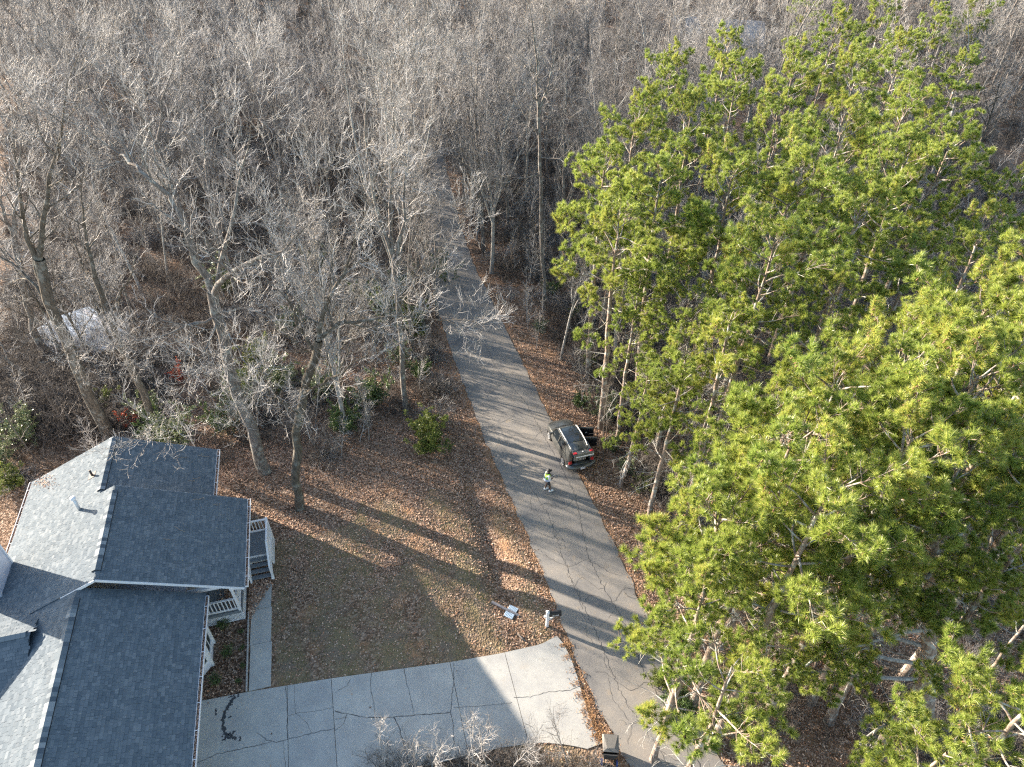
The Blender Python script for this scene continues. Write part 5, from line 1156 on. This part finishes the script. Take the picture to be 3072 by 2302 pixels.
# brush in front of the camera, south side of the driveway: individual bare bushes
def bare_bush(x, y, s, lab, grp=None, k_=0):
    e = empty('bare_bush', (x, y, float(T(x, y))), rng.uniform(0, 6.28), label=lab, cat='bush', group=grp); e.scale = (s,) * 3; link('stems', (saps + brush)[k_].data, e)
for i, (px, py, s, k_) in enumerate([(1150, 2300, .8, 2), (1300, 2290, .85, 0), (1420, 2290, .8, 2), (1540, 2290, .9, 0), (1620, 2285, .7, 2), (1700, 2290, .75, 0), (1480, 2330, 1.0, 3), (1250, 2340, .8, 3)]):
    p = at(px, py + 20); bare_bush(p.x, p.y, s, 'bare twiggy bush along the near edge of the driveway', 'bare bushes along the near driveway edge', k_)
for i in range(22):
    p = at(1150 + i * 30, 2310 + rng.uniform(-20, 40)); bare_bush(p.x, p.y, rng.uniform(.5, .9), 'low tangled bare bush in the bottom verge of the photo', 'low bushes in the bottom verge', 4 + i % 4)
for i, (px, py) in enumerate([(1955, 1480), (1990, 1520), (2010, 1450), (1930, 1400), (1890, 1300), (1850, 1250), (1950, 1250), (1800, 1180), (1770, 1120), (2050, 1560), (1730, 1000), (1760, 960), (1800, 1020), (2600, 2250), (2800, 2280), (2950, 2200), (2300, 2150)]):
    p = at(px, py); bare_bush(p.x, p.y, rng.uniform(.9, 1.3), 'pale arching brush at the foot of the pines beside the right verge', 'arching brush along the right verge', 4 + i % 4)

# ------------------------------------------------------------------ pines
def pine_branch(i, L, nsub, seed):
    r = np.random.default_rng(seed); P = grow(np.zeros((1, 3)), np.array([[1., 0, .05]]), np.array([L]), 8, .09, .035, r); Rr = taper(np.array([.05]), np.array([.012]), 8)
    a = child(P, Rr, nsub, .42, 1., .85, r, (L * .26, L * .46)); a[1][:, 2] = a[1][:, 2] * .5 + .2; P2 = grow(a[0], a[1], a[3], 5, .14, .07, r); R2 = taper(np.minimum(a[2] * .6, .018), np.full(nsub, .008), 5)
    b = child(P2, R2, 3, .35, 1., .7, r, (.25, .6)); P3 = grow(b[0], b[1], b[3], 3, .12, .12, r); R3 = taper(np.full(len(b[2]), .009), np.full(len(b[2]), .006), 3)
    tips = np.concatenate([P[:, -1], P2[:, -1], P3[:, -1]]); tdir = np.concatenate([P[:, -1] - P[:, -2], P2[:, -1] - P2[:, -2], P3[:, -1] - P3[:, -2]])
    tdir = unit(unit(tdir) + np.array([0, 0, .55])); n = len(tips); NN = 80
    ax = np.repeat(tdir, NN, 0); c0 = np.repeat(tips, NN, 0); ang = np.abs(r.normal(.62, .34, n * NN)); back = r.uniform(0, .12, n * NN)
    rv = unit(np.cross(ax, r.normal(0, 1, (n * NN, 3)))); d = unit(ax * np.cos(ang)[:, None] + rv * np.sin(ang)[:, None]); d[:, 2] -= .10; d = unit(d)
    base_ = c0 - ax * back[:, None]; Ln = r.uniform(.22, .33, n * NN)[:, None]; tip = base_ + d * Ln; sd2 = unit(np.cross(d, r.normal(0, 1, (n * NN, 3)))) * .0095
    needles = np_mesh('needles', np.stack([base_ - sd2, base_ + sd2, tip], 1).reshape(-1, 3), np.arange(n * NN * 3).reshape(-1, 3), M['needle_dry'] if i == 6 else M['needle'])
    wood_ = [tubes(P, Rr, 6), tubes(P2, R2, 4), tubes(P3, R3, 3)]; nw = sum(len(w_[1]) for w_ in wood_)
    cp = P2[:, 3][r.random(len(P2)) < .5]; K = 3
    cn = np.stack([cp + np.array([0, 0, -.03 - .045 * k2]) for k2 in range(K + 1)], 1) + r.normal(0, .01, (len(cp), 1, 3)); cr = np.tile(np.array([.012, .034, .03, .006]), (len(cp), 1))
    parts = wood_ + ([tubes(cn, cr, 6)] if len(cp) else []); v_, f_ = join(parts); mi = np.zeros(len(f_), int); mi[nw:] = 1
    return np_mesh('pine_branch', v_, f_, [M['bark_pine'], M['cone']], False, mi), needles
PB = [pine_branch(i, (3.2, 3.0, 3.5, 2.7, 3.2, 2.4, 2.8)[i], (11, 12, 12, 10, 13, 9, 10)[i], 500 + i) for i in range(7)]
def dead_branch(i):
    r = np.random.default_rng(600 + i); P = grow(np.zeros((1, 3)), np.array([[1., 0, .1]]), np.array([2.2]), 6, .15, -.01, r); Rr = taper(np.array([.035]), np.array([.008]), 6)
    a = child(P, Rr, 8, .2, 1., .8, r, (.4, 1.0)); P2 = grow(a[0], a[1], a[3], 4, .2, 0, r); R2 = taper(np.full(8, .012), np.full(8, .005), 4)
    return np_mesh('dead_branch', *join([tubes(P, Rr, 5), tubes(P2, R2, 3)]), M['bark_pale'])
DB = [dead_branch(i) for i in range(3)]
def pine(top, crown_r, zt, label, group, lean=None, seed=0, low=.42, nb=44, trunk_r=.2, dens_=1.0):
    """top: photo point (2212 wide) of the crown's middle, which lies at .8 of the height zt"""
    r = np.random.default_rng(seed); px, py = top[0] * 1.38879, top[1] * 1.38879; rr = ray(px, py)
    zc = zt * .82; t = 0; gz_ = 0
    for _ in range(8):
        t = (zc + gz_ - CAM_H) / rr[2]; p = rr * t; gz_ = float(T(p[0], p[1]))
    e = empty('pine_tree', (p[0], p[1], gz_ - .1), 0, label=label, cat='tree', group=group)
    lx, ly = lean if lean else (r.normal(0, .03), r.normal(0, .03))
    K = 12; zz = np.linspace(0, zt * .97, K + 1); bow = (zz / zt) * (1 - zz / zt); P = np.stack([lx * (zz - zc) + r.normal(0, .5) * bow, ly * (zz - zc) + r.normal(0, .5) * bow, zz], 1)
    P[:, :2] += r.normal(0, .03, (K + 1, 2))
    Rr = np.interp(zz / zt, [0, .05, .5, 1], [trunk_r * 1.35, trunk_r, trunk_r * .72, .03])
    link('trunk', np_mesh('pine_trunk', *tubes(P[None], Rr[None], 10), M['bark_pine'], True), e)
    ph_ = r.uniform(0, 6.28)
    for k2 in range(int(nb * dens_)):
        f = (k2 + r.random()) / (nb * dens_); hh = low + (1 - low) * f ** .7; z = min(hh * zt, zt * .96)
        rel = (hh - low) / (1 - low); ln = crown_r / 3.7 * np.interp(rel, [0, .3, .7, .9, 1], [.85, 1.05, 1.0, .82, .6]) * r.uniform(.75, 1.2)
        pitch = np.interp(rel, [0, .4, .8, 1], [.0, .2, .5, .95]) + r.normal(0, .1); yaw = ph_ + k2 * 2.399 + r.normal(0, .25)
        m1, m2 = PB[int(r.integers(0, 7)) if r.random() < .9 else 6]
        pos = np.array([np.interp(z, P[:, 2], P[:, i]) for i in range(3)])
        ob = link('branch', m1, e, pos, Euler((r.normal(0, .25), -pitch, yaw)), float(ln)); link('needles', m2, ob)
    for k2 in range(6):
        z = r.uniform(.22, low + .1) * zt; pos = np.array([np.interp(z, P[:, 2], P[:, i]) for i in range(3)])
        link('dead_branch', DB[k2 % 3], e, pos, Euler((r.normal(0, .4), -r.uniform(-.15, .3), r.uniform(0, 6.28))), float(r.uniform(.6, 1.1)))
    return e
G1 = 'pines crowded in the dense stand right of the road'
pl_ = [((1500, 1350), 3.0, 13.5, 'low spreading green pine overhanging the road opposite the driveway', .62), ((1555, 1490), 2.9, 12.0, 'green pine whose branches hang over the road edge at the bottom of the photo', .6),
    ((1530, 1200), 3.2, 15.5, 'green pine at the front of the stand reaching over the right road verge'), ((1660, 1080), 3.1, 18, 'tall pine with bright crown right of the brush behind the car'), ((1740, 1180), 3.3, 18.5, G1),
    ((1750, 960), 3.5, 18.5, G1), ((1900, 1080), 3.4, 19, G1), ((1890, 880), 3.4, 19, G1), ((2040, 960), 3.4, 19.5, G1), ((2060, 790), 3.4, 19, G1), ((2180, 880), 3.3, 19.5, G1), ((2190, 700), 3.2, 19, G1), ((2030, 1090), 2.6, 18.5, G1), ((2240, 1050), 3.0, 18, G1),
    ((2150, 1255), 2.4, 16.5, 'small bright pine crown near the right edge, above the leaning trunks'), ((2150, 1600), 2.9, 16.5, 'bright pine crown filling the bottom right corner of the photo'), ((1975, 1690), 2.3, 14, 'low pine crown cut off by the bottom edge of the photo', .6), 
    ((1640, 960), 2.6, 14, G1), ((1470, 820), 2.3, 12.5, 'short dark green pine in the brush, lowest of the pines behind the car'), ((1390, 850), 1.7, 9.0, 'small pine in the brush right of the road verge'), ((1560, 770), 2.8, 15, G1), ((1640, 640), 3.3, 17.5, G1), ((1480, 690), 2.4, 13, G1),
    ((1370, 690), 2.2, 12, G1), ((1330, 550), 3.0, 16.5, 'leftmost green pine, with branches reaching towards the road'), ((1300, 440), 3.1, 17.5, G1), ((1420, 470), 3.2, 18, G1), ((1360, 340), 3.2, 18.5, G1), ((1480, 330), 3.2, 18.5, G1), ((1560, 480), 3.3, 18, G1), ((1690, 470), 3.3, 18.5, G1),
    ((1830, 540), 3.3, 18, G1), ((1790, 380), 3.4, 19, G1), ((1920, 450), 3.3, 18.5, G1), ((1920, 330), 3.3, 19.5, G1), ((2010, 400), 3.1, 18.5, G1), ((1660, 330), 3.2, 18.5, G1), ((1580, 240), 3.2, 18.5, G1), ((1700, 220), 3.3, 19, G1), ((1830, 230), 3.3, 19, G1),
    ((1440, 215), 3.0, 18, 'round dark pine at the top left of the pine stand'), ((1560, 160), 3.0, 18.5, G1), ((1790, 120), 3.2, 19.5, G1), ((1930, 170), 3.0, 18.5, G1), ((1900, 60), 3.2, 19, G1), ((2010, 90), 3.0, 18.5, G1), ((2060, 200), 2.6, 17, G1), ((1740, 40), 2.6, 18, G1), ((2110, 30), 2.8, 18, G1), ((2160, 480), 2.6, 17, G1), ((2090, 560), 2.5, 16, G1), ((1950, 620), 2.5, 15, G1), ((1780, 700), 2.4, 15, G1)]
for i, q_ in enumerate(pl_):
    tp2, cr, zt, lab = q_[:4]; dn = q_[4] if len(q_) > 4 else 1.0; g = lab == G1; pine(tp2, cr, zt, 'tall green pine crowded among its neighbours in the pine stand right of the road' if g else lab, G1 if g else None, seed=700 + i, low=.45 if zt > 15 else .3, nb=30 if zt > 14 else 26, trunk_r=.2 if zt > 14 else .14, dens_=dn)
# the thick lichened pine trunk at lower right with long low limbs
tb = at2(1998, 1590); tt = on_plane_y(2012 * 1.38879, 1255 * 1.38879, tb.y + 1.0)
e = empty('pine_tree', tb, 0, label='thick lichen covered pine trunk with long low limbs at the lower right', cat='tree')
r = np.random.default_rng(911); zz = np.linspace(0, 1, 13); top_ = np.array(tt - tb); Pt = zz[:, None] * top_[None, :] * 1.25; Pt[:, :2] += r.normal(0, .03, (13, 2)); Rr = np.linspace(.36, .2, 13)
link('trunk', np_mesh('pine_trunk', *tubes(Pt[None], Rr[None], 14), M['bark_pine'], True), e)
for k2, (f, ang, L_, up_) in enumerate([(.35, 186, 7.0, .02), (.47, 178, 6.2, .05), (.55, 168, 6.5, .10), (.62, 196, 5.5, .12), (.70, 160, 5, .2), (.40, 215, 5.5, -.02), (.8, 185, 4.5, .3), (.85, 140, 4, .35), (.9, 220, 4.2, .4), (.95, 20, 3.6, .5), (.98, 100, 3.6, .6), (.99, 280, 3.5, .5)]):
    i_ = f * 12; pos = Pt[int(i_)]; a = R(ang); P = grow(pos[None], np.array([[math.cos(a), math.sin(a), up_]]), np.array([L_]), 10, .09, .015, r); Rl = taper(np.array([.10]), np.array([.035]), 10)
    lb = link('limb', np_mesh('pine_limb', *tubes(P, Rl, 8), M['bark_pale'], True), e)
    for q in range(10):
        fr = .38 + .62 * (q + r.random()) / 10; ps = P[0][min(int(fr * 10), 10)]; m1, m2 = PB[int(r.integers(0, 7))]
        ob = link('branch', m1, e, ps, Euler((r.normal(0, .3), -r.uniform(.0, .45), a + r.normal(0, .7))), float(r.uniform(.40, .62))); link('needles', m2, ob)
# slim leaning trunks under the pines, lower right
for i, (a, b_, rad_) in enumerate([((1850, 1400), (1885, 1240), .09), ((1760, 1440), (1820, 1290), .07), ((1990, 1500), (2085, 1320), .10), ((2020, 1330), (2110, 1150), .11), ((2110, 1480), (2230, 1330), .10), ((1830, 1520), (1880, 1400), .06), ((1560, 1330), (1580, 1230), .06)]):
    p = at2(*a); q = on_plane_y(b_[0] * 1.38879, b_[1] * 1.38879, p.y + .5); d = q - p; P = np.array([[list(d * f) for f in np.linspace(-.03, 1.5, 9)]]); P[0, 1:-1] += np.random.default_rng(i).normal(0, .04, (7, 3))
    e = empty('slender_trunk', p, label='slender leaning trunk in the shade under the pines', cat='tree', group='slender trunks under the pines')
    link('trunk', np_mesh('slender_trunk', *tubes(P, taper(np.array([rad_]), np.array([rad_ * .12]), 8), 8), M['bark_pine'], True), e)
    sd3 = np.random.default_rng(50 + i)
    for k2 in range(4): link('dead_branch', DB[k2 % 3], e, P[0][4 + k2], Euler((0, -.2, sd3.uniform(0, 6))), .8)
